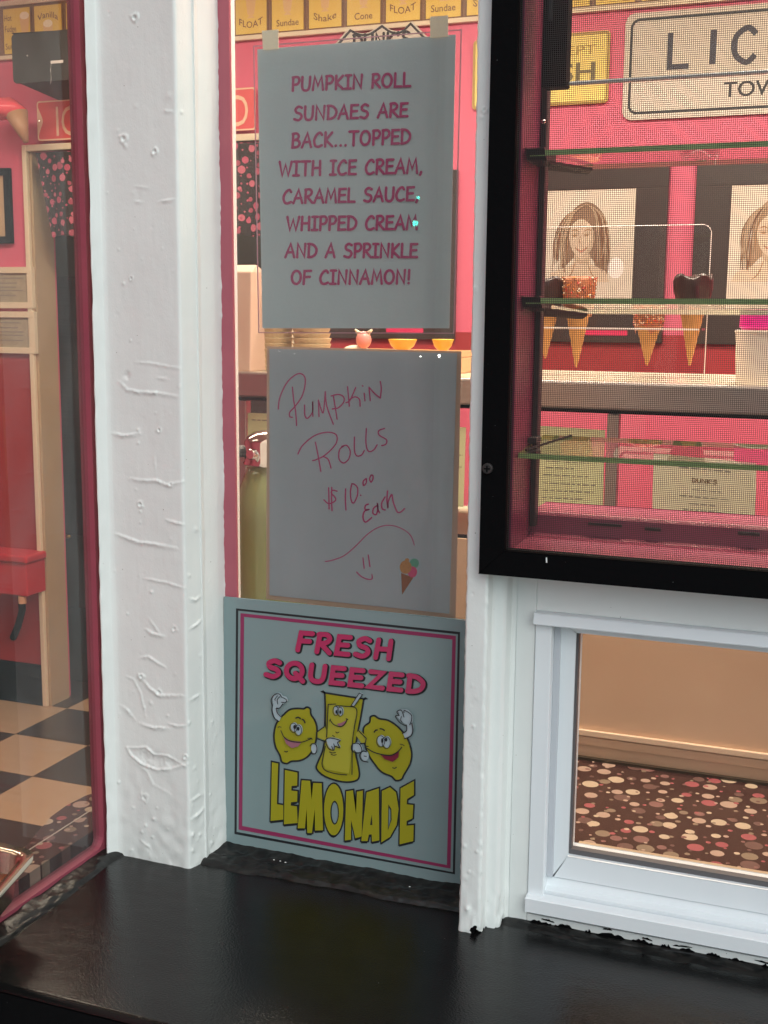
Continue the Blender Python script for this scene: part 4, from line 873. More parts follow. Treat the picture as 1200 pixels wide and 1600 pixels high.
pk = mat('pink_ceramic', (.80, .30, .26), .3); crm = mat('cream_ceramic', (.82, .70, .50), .3)
MB().ball((fgc.x-.013, 1.712, box_t-.004), .013, 12, (1.7, 1, .75)).build('body', crm, fg, smooth=True)
MB().ball((fgc.x+.001, 1.708, at(568, 531, y=1.708).z), .0125, 14, (.95, .9, 1.05)).build('head', pk, fg, smooth=True)
for sx in (-1, 1): MB().tube([(fgc.x+.001+sx*.006, 1.708, at(568, 522, y=1.708).z), (fgc.x+.001+sx*.014, 1.707, at(568, 515, y=1.708).z)], [.004, .0015], 8).build('ear', crm, fg, smooth=True)
for pxc, rr in ((629, 21), (692, 16)):
    c = at(pxc, 534, y=1.73); r_ = abs(at(pxc+rr, 534, y=1.73).x-c.x)
    b = MB().lathe([(r_*.45, 0), (r_*.8, .006), (r_, .015), (r_*1.02, .0165), (r_*.96, .0165), (r_*.75, .008), (1e-5, .004)], (c.x, 1.73, at(pxc, 530, y=1.73).z-.0165), 24).build('yellow_bowl', mat('yellow_ceramic', (.85, .48, .03), .3), None, smooth=True)
    tag(b, 'small yellow bowl left of the other, near the figurine' if pxc < 650 else 'small yellow bowl nearest the narrow white post', 'bowl', 'yellow bowls on the tray')
# milkshake mixer on the counter
mx_ = at(424, 900, y=1.42); mk = thing('milkshake_mixer', 'green and chrome milkshake mixer beside the handwritten sign', 'mixer', (mx_.x, 1.42, CZ))
jade = mat('jade_enamel', (.20, .24, .10), .18, coat=.5)
rT = abs(at(372, 800, y=1.42).x-mx_.x); zt1, zt2, zt3 = at(424, 728, y=1.42).z, at(424, 690, y=1.42).z, at(424, 678, y=1.42).z; zsh = at(424, 775, y=1.42).z
MB().lathe([(rT*1.15, CZ), (rT*1.15, CZ+.012), (rT, CZ+.02), (rT, at(424, 806, y=1.42).z), (rT*.95, at(424, 785, y=1.42).z), (rT*.85, at(424, 762, y=1.42).z), (rT*.70, at(424, 741, y=1.42).z), (rT*.62, zt1)], (mx_.x, 1.42, 0), 32).build('mixer_body', jade, mk, smooth=True)
MB().lathe([(rT*.68, zt1+.0005), (rT*.74, zt1+.004), (rT*.70, zt1+.007), (rT*.70, zt2), (rT*.64, zt2+.006), (rT*.4, zt3+.003), (1e-5, zt3+.006)], (mx_.x, 1.42, 0), 32).build('chrome_head', chrome, mk, smooth=True)
kx = at(407, 708, y=1.40); MB().tube([(kx.x, 1.405, kx.z), (kx.x-.004, 1.378, kx.z)], .007, 14).build('knob', chrome, mk, bevel=.001)
MB().tube([(mx_.x-rT*.66, 1.41, kx.z), (mx_.x-rT*.84, 1.405, kx.z)], .008, 12).build('side_knob', darkmetal, mk)
# acrylic holder with dipped cones
YH = 1.72
ah = thing('cone_holder', 'clear acrylic cone rack standing on the case in front of the portraits', 'rack', (at(980, 590, y=YH).x, YH, TZ))
xa, xb = at(790, 400, y=YH+.03).x, at(1110, 400, y=YH+.03).x; zt_ = at(1050, 352, y=YH+.03).z
rc = .012; corner = [(xb-rc+rc*math.sin(a), YH+.03, zt_-rc+rc*math.cos(a)) for a in np.linspace(0, math.pi/2, 6)]
MB().prism([(xa, YH+.03, TZ), (xa, YH+.03, zt_)]+corner+[(xb, YH+.03, TZ)], (0, .003, 0)).build('back_panel', acryl, ah)
bright = mat('polished_acrylic_edge', (.85, .8, .75), .15)
MB().tube([(xa, YH+.0285, zt_)]+[(p[0], YH+.0285, p[2]) for p in corner]+[(xb, YH+.0285, TZ)], .0007, 6).build('polished_edge', bright, ah)
zh = at(980, 512, y=YH-.03).z
boxobj('rack_shelf', acryl, ah, xa, xb, YH-.034, YH+.0295, zh-.003, zh); boxobj('shelf_edge', bright, ah, xa, xb-.003, YH-.0355, YH-.0343, zh-.0026, zh-.0004)
waffle = mat('sugar_cone', (.58, .30, .09), .6, bump=(180, .8, (1, 1, 1)), var=(60, .2, (.46, .22, .06)))
choc = mat('chocolate', (.035, .014, .009), .3, bump=(60, .5, (1, 1, 1)))
sprm = [mat('sprinkle_'+n_, c_, .4) for n_, c_ in (('red', (.7, .05, .03)), ('orange', (.8, .25, .03)), ('cream', (.8, .65, .45)), ('brown', (.25, .08, .04)))]
def icecone(px, tip, top, wtop, kind, label):
    c = at(px, 520, y=YH); zt0 = at(px, tip, y=YH).z; zt1_ = at(px, top, y=YH).z; r_ = abs(at(px+wtop/2, top+20, y=YH).x-at(px, top+20, y=YH).x)
    t = thing('ice_cream_cone', label, 'cone', (c.x, YH, zt0), 'dipped cones in the acrylic rack')
    H_ = zt1_-zt0; zr = zt0+H_*.66
    MB().lathe([(.0015, zt0), (r_*.80, zr), (r_*.92, zt0+H_*.86), (r_*.95, zt1_-.003), (r_*.86, zt1_-.003), (r_*.6, zr)], (c.x, YH, 0), 24).build('cone_body', waffle, t)
    prof = [(r_*.84, zr-.004), (r_*.90, zr+.003), (r_*1.02, zt0+H_*.86), (r_*1.06, zt1_-.004), (r_*.98, zt1_+.001), (r_*.82, zt1_)]
    m = MB().lathe(prof, (c.x, YH, 0), 30)
    for i, v in enumerate(m.v):
        a = math.atan2(v.y-YH, v.x-c.x); w_ = 1 if i >= 30 else 0
        if kind == 'choc' and i >= 60:
            q = 1.16+.10*math.sin(a*2+px)+.07*math.sin(a*5+i//30); v.x = c.x+(v.x-c.x)*q; v.y = YH+(v.y-YH)*q; v.z += .003*math.sin(a*5)
        if i < 60: v.z += .0055*math.sin(a*3+px)+.003*math.sin(a*7+1)
    m.build('dip', choc if kind == 'choc' else mat('sprinkle_coating', (.45, .16, .07), .5, bump=(120, .8, (1, 1, 1))), t, smooth=True)
    if kind == 'spr':
        m = MB(); r2 = random.Random(px)
        for k in range(240):
            a = r2.uniform(0, 2*math.pi); z = r2.uniform(zr+.001, zt1_); rr = r_*(.90+.17*(z-zr)/(zt1_-zr)); p = Vector((c.x+rr*math.cos(a), YH+rr*math.sin(a), z)); d = Vector((r2.uniform(-1, 1), r2.uniform(-1, 1), r2.uniform(-1, 1))).normalized()*.0022
            n_ = len(m.v); m.tube([p-d, p+d], .0008, 4, mi=r2.randrange(4))
        o = m.build('sprinkles', sprm, t); o['kind'] = 'stuff'
icecone(853, 560, 436, 50, 'choc', 'chocolate dipped cone half hidden behind the window jamb')
icecone(902, 574, 434, 50, 'spr', 'cone thick with sprinkles in front of the left portrait')
icecone(1013, 571, 478, 48, 'spr', 'low sprinkled cone between the two portraits')
icecone(1080, 571, 432, 52, 'choc', 'chocolate dipped cone rightmost in the rack')
# cup with magenta lid
c = at(1192, 560, y=1.64); r_ = abs(at(1147, 560, y=1.64).x-c.x); zlid = at(1192, 516, y=1.64).z
cw = thing('lidded_tub', 'white tub with a bright magenta lid right of the cones', 'tub', (c.x, 1.64+.0, TZ))
MB().lathe([(r_*.9, TZ), (r_*1.0, zlid-.004), (r_*1.03, zlid-.002), (r_*1.03, zlid)], (c.x, 1.64, 0), 36).build('tub_body', mat('white_tub', (.82, .74, .64), .4), cw, smooth=False, bevel=.001)
MB().lathe([(r_*.80, zlid+.0003), (r_*.88, zlid+.004), (r_*.86, at(1192, 486, y=1.64).z), (r_*.7, at(1192, 484, y=1.64).z)], (c.x, 1.64, 0), 36).build('lid', mat('magenta_plastic', (.75, .02, .28), .35), cw)

# ============================================================ BACK WALL
# doorway
dr = thing('doorway', 'cream cased doorway with a dark room behind at far left', 'doorway', (-2.4, YW, 0))
xo = at(48, 600, y=YW-.015).x; zo = at(50, 226, y=YW-.015).z
boxobj('door_casing', cream, dr, xo, DX0+.002, YW-.018, YW-.0005, 0, zo, bevel=.003)
boxobj('door_casing', cream, dr, DX1-.002, DX1+.07, YW-.018, YW-.0005, 0, zo, bevel=.003)
boxobj('door_header', cream, dr, DX0+.002, DX1-.002, YW-.018, YW-.0005, DZ-.002, zo, bevel=.003)
boxobj('door_jamb', mat('jamb_beige', (.50, .38, .24), .5, var=(8, .25, (.42, .32, .20))), dr, DX0, DX0+.012, YW+.0005, YW+.115, 0, DZ)
boxobj('door_jamb', MATS['jamb_beige'], dr, DX1-.012, DX1, YW+.0005, YW+.115, 0, DZ)
cur = dotmat('polka_curtain_cloth', (.022, .018, .016), [(.46, .09, .15), (.36, .07, .11), (.50, .13, .18)], 27, .33, rough=.7, flat=(1, 1, 1))
# curtain valance uses x,z: rotate cloth coordinates by building it flat and standing it up
nx_, nz_ = 60, 14; cxl, cxr = at(57, 300, y=YW-.04).x, DX1-.02; zt_, zb_ = at(60, 238, y=YW-.04).z, at(90, 371, y=YW-.04).z
m = MB(); vs = []
for j in range(nz_+1):
    for i in range(nx_+1):
        u = i/nx_; v = j/nz_; xl = cxl+.035*0+(at(80, 370, y=YW+.02).x-at(57, 240, y=YW+.02).x)*v*(1-u)
        vs.append((xl+(cxr-xl)*u, (zt_-(zt_-zb_)*v)+.008*math.sin(u*25)*v, -(.012*math.sin(u*42+v)*(.4+.6*v))))
for j in range(nz_):
    for i in range(nx_): a = j*(nx_+1)+i; m.f.append((a, a+nx_+1, a+nx_+2, a+1)); m.mi.append(0)
m.v = [Vector((a, b, c)) for a, b, c in vs]; me = bpy.data.meshes.new('curtain'); 
o0 = Vector(((cxl+cxr)/2, zb_, 0)); me.from_pydata([tuple(v-o0) for v in m.v], [], m.f); me.materials.append(cur)
vo = bpy.data.objects.new('curtain_valance', me); COL.objects.link(vo); vo.rotation_euler = (R(90), 0, 0); vo.location = ((cxl+cxr)/2, YW-.036, zb_)
md = vo.modifiers.new('thickness', 'SOLIDIFY'); md.thickness = .002
tag(vo, 'black curtain valance with pink polka dots hanging in the doorway', 'curtain')
# dark hanging in doorway
pxl = at(86, 600, y=YW+.5).x; zt2_, zb2_ = at(100, 432, y=YW+.5).z, at(110, 835, y=YW+.5).z
m = MB(); N_ = 40; vs = []
for j in (0, 1):
    for i in range(N_+1): vs.append((pxl+.0+(i/N_)*1.2+(.02*j), YW+.5+.012*math.sin(i*1.3), zb2_ if j else zt2_))
m.add(vs, [(i, i+1, N_+2+i, N_+1+i) for i in range(N_)]); dk = m.build('dark_curtain', mat('dark_cloth', (.035, .034, .032), .8, bump=(12, 1.5, (.3, .3, 6)), var=(6, .2, (.06, .056, .05), (.3, .3, 6))), None, smooth=True)
md = dk.modifiers.new('t', 'SOLIDIFY'); md.thickness = .004; tag(dk, 'plain dark curtain hanging deeper inside the doorway', 'curtain')
c = at(106, 838, y=YW+.49); kb = MB().ball(c, .012, 10, (1.4, 1, .8)).build('brass_knob', mat('brass', (.6, .35, .08), .3, metal=1), dr, smooth=True)
boxobj('lower_wall_panel', mat('deep_red_wall', (.36, .03, .035), .5, bump=(200, .15, (1, 1, 1)), var=(3, .3, (.31, .025, .03))), wbk, -4.69, xo-.001, YW-.004, YW-.0003, .05, Z(-.015))
boxobj('lower_wall_panel', MATS['deep_red_wall'], wbk, DX1+.071, 1.59, YW-.004, YW-.0003, at(950, 612, y=YW).z, Z(-.045))
# baseboard
boxobj('baseboard', black, wbk, -4.69, xo-.001, YW-.014, YW-.0005, .0, at(78, 1042, y=YW-.014).z, bevel=.002)
# menu tiles
tiles = [(0, 'Hot Fudge|Sundae'), (47, 'Vanilla'), (97, 'Straw|15c'), (365, 'FLOAT'), (421, 'Fudge|Sundae'), (479, 'Shake'), (539, 'Cone'), (600, 'FLOAT'), (662, 'Sundae'), (725, 'Shake')]
zm0 = at(557, 42, y=YW-.012).z; zmr = at(557, 48, y=YW-.012).z; mh = at(20, 6, y=YW-.012).z-at(20, 78, y=YW-.012).z
rail = thing('menu_rail', 'pair of cream rails holding the row of yellow menu cards', 'rail', (-1.8, YW-.01, zmr))
boxobj('rail', cream, rail, -3.3, .9, YW-.018, YW-.0005, zmr-.002, zm0+.001, bevel=.002); boxobj('rail', cream, rail, -3.3, .9, YW-.018, YW-.0005, zm0+mh+.012, zm0+mh+.03, bevel=.002)
boxobj('backing', mat('brown_backing', (.25, .14, .07), .5), rail, -3.3, .9, YW-.006, YW-.0005, zm0+.001, zm0+mh+.012)
xA = at(421, 40, y=YW-.012).x; pit_ = (at(725, 20, y=YW-.012).x-xA)/5
names = {-6: 'Hot Fudge Sundae', -5: 'Vanilla', -4: 'Straw', -1: 'FLOAT', 0: 'Fudge Sundae', 1: 'Shake', 2: 'Cone', 3: 'FLOAT', 4: 'Sundae', 5: 'Shake'}
texts = {-8: [('Hot', .72, .25), ('Fudge', .48, .4), ('Sundae', .1, .55)], -7: [('Vanilla', .72, .7)], -6: [('Strawberry', .75, .85), ('5c', .3, .2)], -5: [('FLOAT', .12, .6)], -4: [('Shake', .12, .6)], -3: [('Shake', .1, .6)], -2: [('Cone', .1, .5)], -1: [('FLOAT', .12, .7)], 0: [('Fudge', .72, .55), ('Sundae', .1, .65)], 1: [('Shake', .12, .65)], 2: [('Cone', .1, .5)], 3: [('FLOAT', .14, .7)], 4: [('Sundae', .12, .65)], 5: [('Shake', .12, .6)], 6: [('Cone', .1, .5)], 7: [('Vanilla', .12, .6)], 8: [('FLOAT', .12, .6)], 9: [('Sundae', .12, .6)], 10: [('Shake', .12, .6)], 11: [('Cone', .12, .5)]}
glm = mat('soda_glass_print', (.72, .50, .22), .5); whipm = mat('whipped_print', (.85, .78, .55), .5)
xL6 = at(2, 60, y=YW-.012).x
for k in range(-8, 12):
    x0 = xA+pit_*k+.004
    w_ = pit_-.010; t = thing('menu_card', None, None, (x0+w_/2, YW-.01, zm0))
    kind = [q[0] for q in texts[k]]; 
    if k <= -6: desc = {-8: 'yellow menu card reading Hot Fudge Sundae behind the black speaker', -7: 'yellow menu card reading Vanilla above the black speaker', -6: 'yellow menu card reading Strawberry beside the corner post'}[k]
    elif k <= -2: desc = 'yellow menu card hidden behind the corner post, %s from its left edge' % ['first', 'second', 'third', 'fourth'][k+5]
    elif k <= 5: desc = ['leftmost yellow menu card over the first sign, reading FLOAT', 'yellow menu card reading Fudge Sundae over the first sign', 'yellow menu card reading Shake, third over the first sign', 'yellow menu card reading Cone above the shield sign', 'yellow menu card reading FLOAT above the shield sign', 'yellow menu card reading Sundae above the right tape of the first sign', 'yellow menu card reading Shake beside the narrow white post'][k+1]
    elif k < 8: desc = ['yellow menu card hidden by the narrow post and screen frame', 'yellow menu card just left of the cash sign top'][k-6]
    else: desc = 'yellow menu card above the LICKING sign, number %s from the left' % ['one', 'two', 'three', 'four'][k-8]
    tag(t, desc, 'menu card', 'yellow menu cards along the back wall')
    boxobj('card_frame', brownink, t, x0, x0+w_, YW-.010, YW-.0065, zm0+.0015, zm0+mh+.008)
    boxobj('card', menuy, t, x0+.005, x0+w_-.005, YW-.012, YW-.0102, zm0+.0065, zm0+mh+.003)
    for tx, vz, wf in texts[k]:
        V_, F_ = fonttext(tx, (x0+w_*.5 if k != -8 else x0+.01+w_*wf*.5, YW-.0124, zm0+mh*vz+.006), XU, ZU, width=w_*wf, height=.020, align='CENTER', thick=.01)
        if tx in ('FLOAT', 'Vanilla', 'Shake'):   # arched
            cx0 = x0+w_*.5; sg = -1 if vz > .5 else 1
            V_ = [Vector((v.x, v.y, v.z+sg*((v.x-cx0)/(w_*.35))**2*.012)) for v in V_]
        MB().add(V_, F_).build('lettering', brownink, t)
    gx, gz, gh = x0+w_*(.5 if k != -8 else .78), zm0+mh*(.34 if texts[k][0][1] < .5 or len(texts[k]) > 1 else .12), mh*.48
    MB().prism([(gx-.012, YW-.0122, gz+.012), (gx+.012, YW-.0122, gz+.012), (gx+.021, YW-.0122, gz+gh), (gx-.021, YW-.0122, gz+gh)], (0, -.0003, 0)).build('sundae_print', glm, t)
    MB().prism([(gx+.020*math.cos(a), YW-.0123, gz+gh+.004+.013*math.sin(a)) for a in np.linspace(0, 2*math.pi, 13)[:-1]], (0, -.0003, 0)).build('whipped_print', whipm, t)
    MB().prism([(gx-.015, YW-.0122, gz+.002), (gx+.015, YW-.0122, gz+.002), (gx+.004, YW-.0122, gz+.0115), (gx-.004, YW-.0122, gz+.0115)], (0, -.0003, 0)).build('glass_foot_print', glm, t)
# generic flat board helper
def board(name, label, cat, px0, py0, px1, py1, ypl, th, m, border=None, bw=0, r=0, inset=0):
    a = at(px0, (py0+py1)/2, y=ypl); b = at(px1, (py0+py1)/2, y=ypl); zt__ = at(px0, py0, y=ypl).z; zb__ = at(px0, py1, y=ypl).z
    return a.x, b.x, zb__, zt__
def rrect(x0, x1, z0, z1, r, y, n=5):
    out = []
    for cx, cz, a0 in ((x1-r, z1-r, 0), (x0+r, z1-r, 90), (x0+r, z0+r, 180), (x1-r, z0+r, 270)):
        for k in range(n+1): a = R(a0+90*k/n); out.append((cx+r*math.cos(a), y, cz+r*math.sin(a)))
    return out
# LICKING sign
yy = YW-.012; x0, _, z0, z1 = board('', '', '', 975, 22, 1200, 188, yy, 0, None); x1 = x0+1.12
z1 = at(978, 22, y=yy).z; z0 = at(978, 188, y=yy).z
t = thing('road_sign', 'white rounded road sign reading LICKING with a black border at top right', 'sign', ((x0+x1)/2, yy, z0))
signw = mat('aged_white_sign', (.60, .58, .50), .4, var=(4, .3, (.56, .53, .44)))
MB().prism(rrect(x0, x1, z0, z1, .028, yy), (0, .004, 0)).build('sign_plate', signw, t)
i1 = .016; ring(MB(), rrect(x0+i1, x1-i1, z0+i1, z1-i1, .024, yy-.0006), rrect(x0+i1+.007, x1-i1-.007, z0+i1+.007, z1-i1-.007, .018, yy-.0006), (0, -.0003, 0)).build('border_line', blackink, t)
hL_ = at(1060, 50, y=yy).z-at(1060, 103, y=yy).z; xl_ = at(1047, 80, y=yy).x; wL = (at(1114, 80, y=yy).x-xl_)
ik = Ink(lambda u, v, d: Vector((xl_+u, yy-.0005-d, at(1060, 104, y=yy).z-v)), .0002)
pitch = wL*1.0
for ch, u in (('L', 0), ('I', 1.0), ('C', 1.48), ('K', 2.75), ('I', 3.9), ('N', 4.4), ('G', 5.7)):
    st = {'L': ['l 0,1 0,0 .62,0'], 'I': ['l 0,1 0,0'], 'C': ['c .66,.80 .40,1 .08,.80 .0,.50 .08,.20 .40,0 .66,.20'], 'K': ['l 0,1 0,0', 'l .6,1 .02,.42', 'l .2,.6 .64,0'], 'N': ['l 0,0 0,1 .65,0 .65,1'], 'G': ['c .66,.80 .40,1 .08,.80 .0,.50 .08,.20 .40,0 .66,.20 .66,.45 .4,.45']}[ch]
    for q in st:
        p = [tuple(float(a) for a in w_.split(',')) for w_ in q[2:].split()]; p = spline(p, 6) if q[0] == 'c' else p
        ik.line([(pitch*u+a*hL_*.95, -b*hL_) for a, b in p], hL_*.17, cap=False)
ik.build('lettering', mat('navy_sign_ink', (.03, .03, .05), .5), t)
V_, F_ = fonttext('TOWNSHIP', (at(1130, 152, y=yy).x, yy-.0008, at(1140, 151, y=yy).z), XU, ZU, width=(at(1200, 140, y=yy).x-at(1130, 140, y=yy).x)*2.62, height=at(1140, 128, y=yy).z-at(1140, 151, y=yy).z, thick=.012)
MB().add(V_, F_).build('lettering', blackink, t)
# CASH sign
x1 = at(952, 100, y=yy).x; x0 = x1-.42; z0, z1 = at(952, 160, y=yy).z, at(952, 47, y=yy).z
t = thing('cash_sign', 'small yellow sign about cash left of the LICKING road sign', 'sign', ((x0+x1)/2, yy, z0))
MB().prism(rrect(x0, x1, z0, z1, .012, yy), (0, .004, 0)).build('sign_plate', mat('yellow_sign', (.80, .66, .18), .5), t)
ring(MB(), rrect(x0+.001, x1-.001, z0+.001, z1-.001, .011, yy-.0006), rrect(x0+.008, x1-.008, z0+.008, z1-.008, .008, yy-.0006), (0, -.0006, 0)).build('border_line', mat('olive_ink', (.38, .26, .05), .5), t)
xr_ = at(931, 80, y=yy).x
V_, F_ = fonttext('ACCEPT', (xr_-.21, yy-.001, at(931, 84, y=yy).z), XU, ZU, width=.21, height=at(931, 70, y=yy).z-at(931, 85, y=yy).z); MB().add(V_, F_).build('lettering', MATS['olive_ink'], t)
V_, F_ = fonttext('CASH', (xr_-.235, yy-.001, at(931, 124, y=yy).z), XU, ZU, width=.235, height=at(931, 97, y=yy).z-at(931, 124, y=yy).z, thick=.02); MB().add(V_, F_).build('lettering', mat('olive_dark_ink', (.16, .13, .05), .5), t)
# shield sign
def sh(dx=0, k=1.0):
    pts = spline([(545, 44), (560, 51), (577, 50), (597, 37)], 4)[:-1]+spline([(597, 37), (612, 47), (628, 47), (644, 33)], 4)
    body = [(523, 69)]+pts+[(668, 58)]+spline([(668, 58), (650, 90), (672, 140), (640, 185), (597, 205), (550, 188), (520, 145), (540, 95), (523, 69)], 4)[1:-1]
    c = (597, 115); return [(c[0]+(a-c[0])*k, c[1]+(b-c[1])*k) for a, b in body]
t = thing('shield_sign', "cream highway shield sign reading DUNK'S peeking over the first sign", 'sign', at(597, 200, y=YW-.03))
MB().prism([at(a, b, y=YW-.03) for a, b in sh()], (0, .004, 0)).build('sign_plate', signw, t)
ik = Ink(plane_px(YW-.0303), .0004); ik.line(sh(0, .95), 3.6, closed=True); ik.build('border_line', blackink, t)
ik = Ink(plane_px(YW-.0303), .0004); letter(ik, "DUNK'S", (552, 77), (640, 71), 22, 4.2, gap=.2); ik.build('lettering', blackink, t)
# ice cream blvd street sign
yy = YW-.022
x0 = at(58, 190, y=yy).x; x1 = at(400, 190, y=yy).x; z0, z1 = at(60, 221, y=yy).z, at(60, 158, y=yy).z
t = thing('street_sign', 'long red street sign reading ICE CREAM BLVD above the doorway', 'sign', ((x0+x1)/2, yy, z0))
redm = mat('street_sign_red', (.70, .10, .10), .4)
MB().prism(rrect(x0, x1, z0, z1, .01, yy), (0, .003, 0)).build('sign_plate', redm, t)
crs = mat('street_sign_cream', (.80, .55, .38), .5)
ring(MB(), rrect(x0+.001, x1-.001, z0+.001, z1-.001, .010, yy-.0004), rrect(x0+.006, x1-.006, z0+.006, z1-.006, .007, yy-.0004), (0, -.0004, 0)).build('border_line', crs, t)
xi, xd = at(88, 190, y=yy).x, at(388, 190, y=yy).x
V_, F_ = fonttext('ICE CREAM BLVD', (xi, yy-.001, at(95, 212, y=yy).z), XU, ZU, width=xd-xi, height=at(95, 166, y=yy).z-at(95, 212, y=yy).z); MB().add(V_, F_).build('lettering', crs, t)
MB().prism([(x0+.002, yy-.0008, z0+.012), (x0+.022, yy-.0008, (z0+z1)/2-.012), (x0+.026, yy-.0008, (z0+z1)/2), (x0+.022, yy-.0008, (z0+z1)/2+.012), (x0+.002, yy-.0008, z1-.012)], (0, -.0003, 0)).build('end_mark', crs, t)
MB().ball((x0+.012, yy-.002, (z0+z1)/2), .004, 8).build('screw', chrome, t)
# certificates and frames on the left
def framed(label, q, fw, mf, mi_, name='framed_certificate', lines=True, dep=.02, cat='picture frame', group=None):
    x0, x1, z0, z1 = at(q[0], (q[1]+q[3])/2, y=YW-dep).x, at(q[2], (q[1]+q[3])/2, y=YW-dep).x, at(q[2], q[3], y=YW-dep).z, at(q[2], q[1], y=YW-dep).z
    t = thing(name, label, cat, ((x0+x1)/2, YW-.01, z0), group); w = fw
    m = MB(); m.box(x0, x1, YW-dep, YW-.0005, z0, z0+w).box(x0, x1, YW-dep, YW-.0005, z1-w, z1).box(x0, x0+w, YW-dep, YW-.0005, z0+w, z1-w).box(x1-w, x1, YW-dep, YW-.0005, z0+w, z1-w); m.build('frame', mf, t, bevel=.001)
    boxobj('picture', mi_, t, x0+w, x1-w, YW-.012, YW-.0005, z0+w, z1-w)
    if lines:
        m = MB(); H_ = z1-z0
        for v in (.72, .60, .50, .42, .30): m.box(x0+w+.02, x1-w-.02-.04*random.random(), YW-.0126, YW-.0122, z0+H_*v, z0+H_*v+.004)
        m.build('text_lines', greyink, t)['kind'] = 'stuff'
    return t
cert = mat('certificate_paper', (.33, .30, .21), .5, var=(30, .2, (.42, .38, .27)))
framed('cream framed certificate, upper of the two left of the doorway', (-80, 417, 50, 482), .022, cream, cert)
framed('cream framed certificate, lower of the two left of the doorway', (-80, 487, 54, 553), .022, cream, cert)
framed('black framed picture cut by the left edge above the certificates', (-110, 262, 15, 380), .025, black, mat('tan_picture', (.55, .42, .25), .5), 'framed_picture', False)
# portraits
blkf = mat('black_frame_brown', (.045, .035, .03), .35); pbg = mat('portrait_paper', (.68, .64, .54), .5, var=(10, .3, (.62, .57, .46)))
def portrait(label, dx, hair, skin, hid=False):
    yy = YW-.02; W0 = at(849+289*0, 380, y=yy).x; sh_ = at(849+289, 380, y=yy).x-W0; ox = sh_*dx
    X = lambda px: at(px, 400, y=yy).x+ox; Zp = lambda py: at(950, py, y=yy).z
    t = thing('framed_portrait', label, 'picture frame', (X(920), yy, Zp(535)), 'sepia portraits in black frames')
    x0, x1, z0, z1 = X(799), X(1040), Zp(535), Zp(256); a0, a1, c0, c1 = X(849), X(990), Zp(480), Zp(295)
    m = MB(); m.box(x0, x1, yy, YW-.0005, z0, c0).box(x0, x1, yy, YW-.0005, c1, z1).box(x0, a0, yy, YW-.0005, c0, c1).box(a1, x1, yy, YW-.0005, c0, c1); m.build('frame', blkf, t, bevel=.002)
    boxobj('picture', pbg, t, a0, a1, yy+.004, YW-.0005, c0, c1)
    boxobj('pink_label', mat('hot_pink_label', (.70, .03, .12), .5), t, X(919), X(985), yy-.001, yy-.0002, Zp(524), Zp(516))
    fn = lambda u, v, d: Vector((X(820+u*.31667), yy+.0035-d, Zp(200+v*.31667)))
    def pp(name, m, d, polys, lines=()):
        ik = Ink(fn, d)
        for p in polys: ik.poly(p)
        for l, w in lines: ik.line(l, w, taper=True)
        ik.build(name, m, t)
    pp('hair_print', hair, .0003, [spline([(185, 690), (188, 560), (205, 450), (245, 385), (298, 362), (350, 388), (392, 450), (412, 560), (405, 740), (372, 745), (335, 650), (300, 640), (240, 640)], 5, True)])
    pp('neck_print', skin, .0006, [[(245, 620), (320, 620), (325, 670), (400, 705), (420, 760), (110, 760), (130, 715), (240, 670)]])
    pp('face_print', skin, .0008, [spline([(215, 540), (225, 480), (270, 445), (320, 480), (338, 540), (325, 600), (282, 640), (238, 610)], 5, True)])
    pp('feature_print', mat('sepia_ink', (.34, .20, .10), .6), .0011, [ell(243, 528, 11, 5, 12), ell(300, 526, 11, 5, 12)], [(sm((225, 505), (245, 500), (262, 508)), 6), (sm((288, 506), (305, 499), (322, 505)), 6), (sm((272, 530), (266, 560), (280, 566)), 4), (sm((248, 590), (275, 606), (306, 588)), 9), (sm((240, 400), (215, 500), (205, 640)), 5), (sm((330, 400), (370, 520), (375, 700)), 5), (sm((350, 450), (388, 560), (390, 690)), 4), (sm((250, 660), (230, 720), (200, 750)), 5), (sm((310, 665), (330, 715), (350, 745)), 5)])
    r3 = random.Random(int(dx*10)+5); dark = []; lite = []
    for k in range(34):
        u = r3.random(); side = -1 if k % 2 else 1
        x_t = 295+side*u*40; x_m = (275+side*(75+u*55)) if side < 0 else (285+(70+u*60)); x_b = x_m+side*r3.uniform(-15, 12)
        (dark if k % 3 else lite).append((sm((x_t, 372+u*20), ((x_t+x_m)/2+side*12, 420+u*20), (x_m, 540), (x_b, 640+r3.random()*70)), r3.uniform(4, 8)))
    pp('hair_strand_print', mat('sepia_dark_ink', (.20, .10, .05), .6), .0012, [], dark); pp('hair_light_print', mat('sepia_light_ink', (.42, .32, .21), .6), .0030, [], lite)
    pp('face_shade_print', mat('sepia_soft_ink', (.50, .40, .28), .6), .00092, [spline([(318, 480), (338, 540), (325, 600), (284, 640), (300, 610), (318, 570), (322, 520)], 4, True), spline([(245, 622), (285, 650), (318, 620), (318, 655), (285, 672), (250, 655)], 4, True), ell(243, 522, 22, 12, 14), ell(300, 520, 22, 12, 14)])
    pp('lip_print', mat('sepia_lip_ink', (.50, .25, .18), .6), .0022, [spline([(254, 592), (276, 602), (302, 590), (290, 606), (276, 612), (262, 604)], 3, True)])
    pp('white_flower_print', mat('chalk_print', (.88, .86, .82), .6), .0005, [ell(450, 690, 40, 52, 16)])
    return t
portrait('sepia portrait of a long haired woman in a black frame behind the cones', 0, mat('hair_sepia', (.24, .155, .095), .6), mat('skin_sepia', (.60, .50, .37), .6))
portrait('sepia portrait in a black frame cut by the right edge', 1, mat('hair_tan', (.36, .25, .15), .6), mat('skin_pale', (.64, .54, .40), .6))
portrait('dark frame seen only in the slot between the two paper signs', -1.19, mat('hair_sepia', (0, 0, 0)), mat('skin_sepia', (0, 0, 0)))
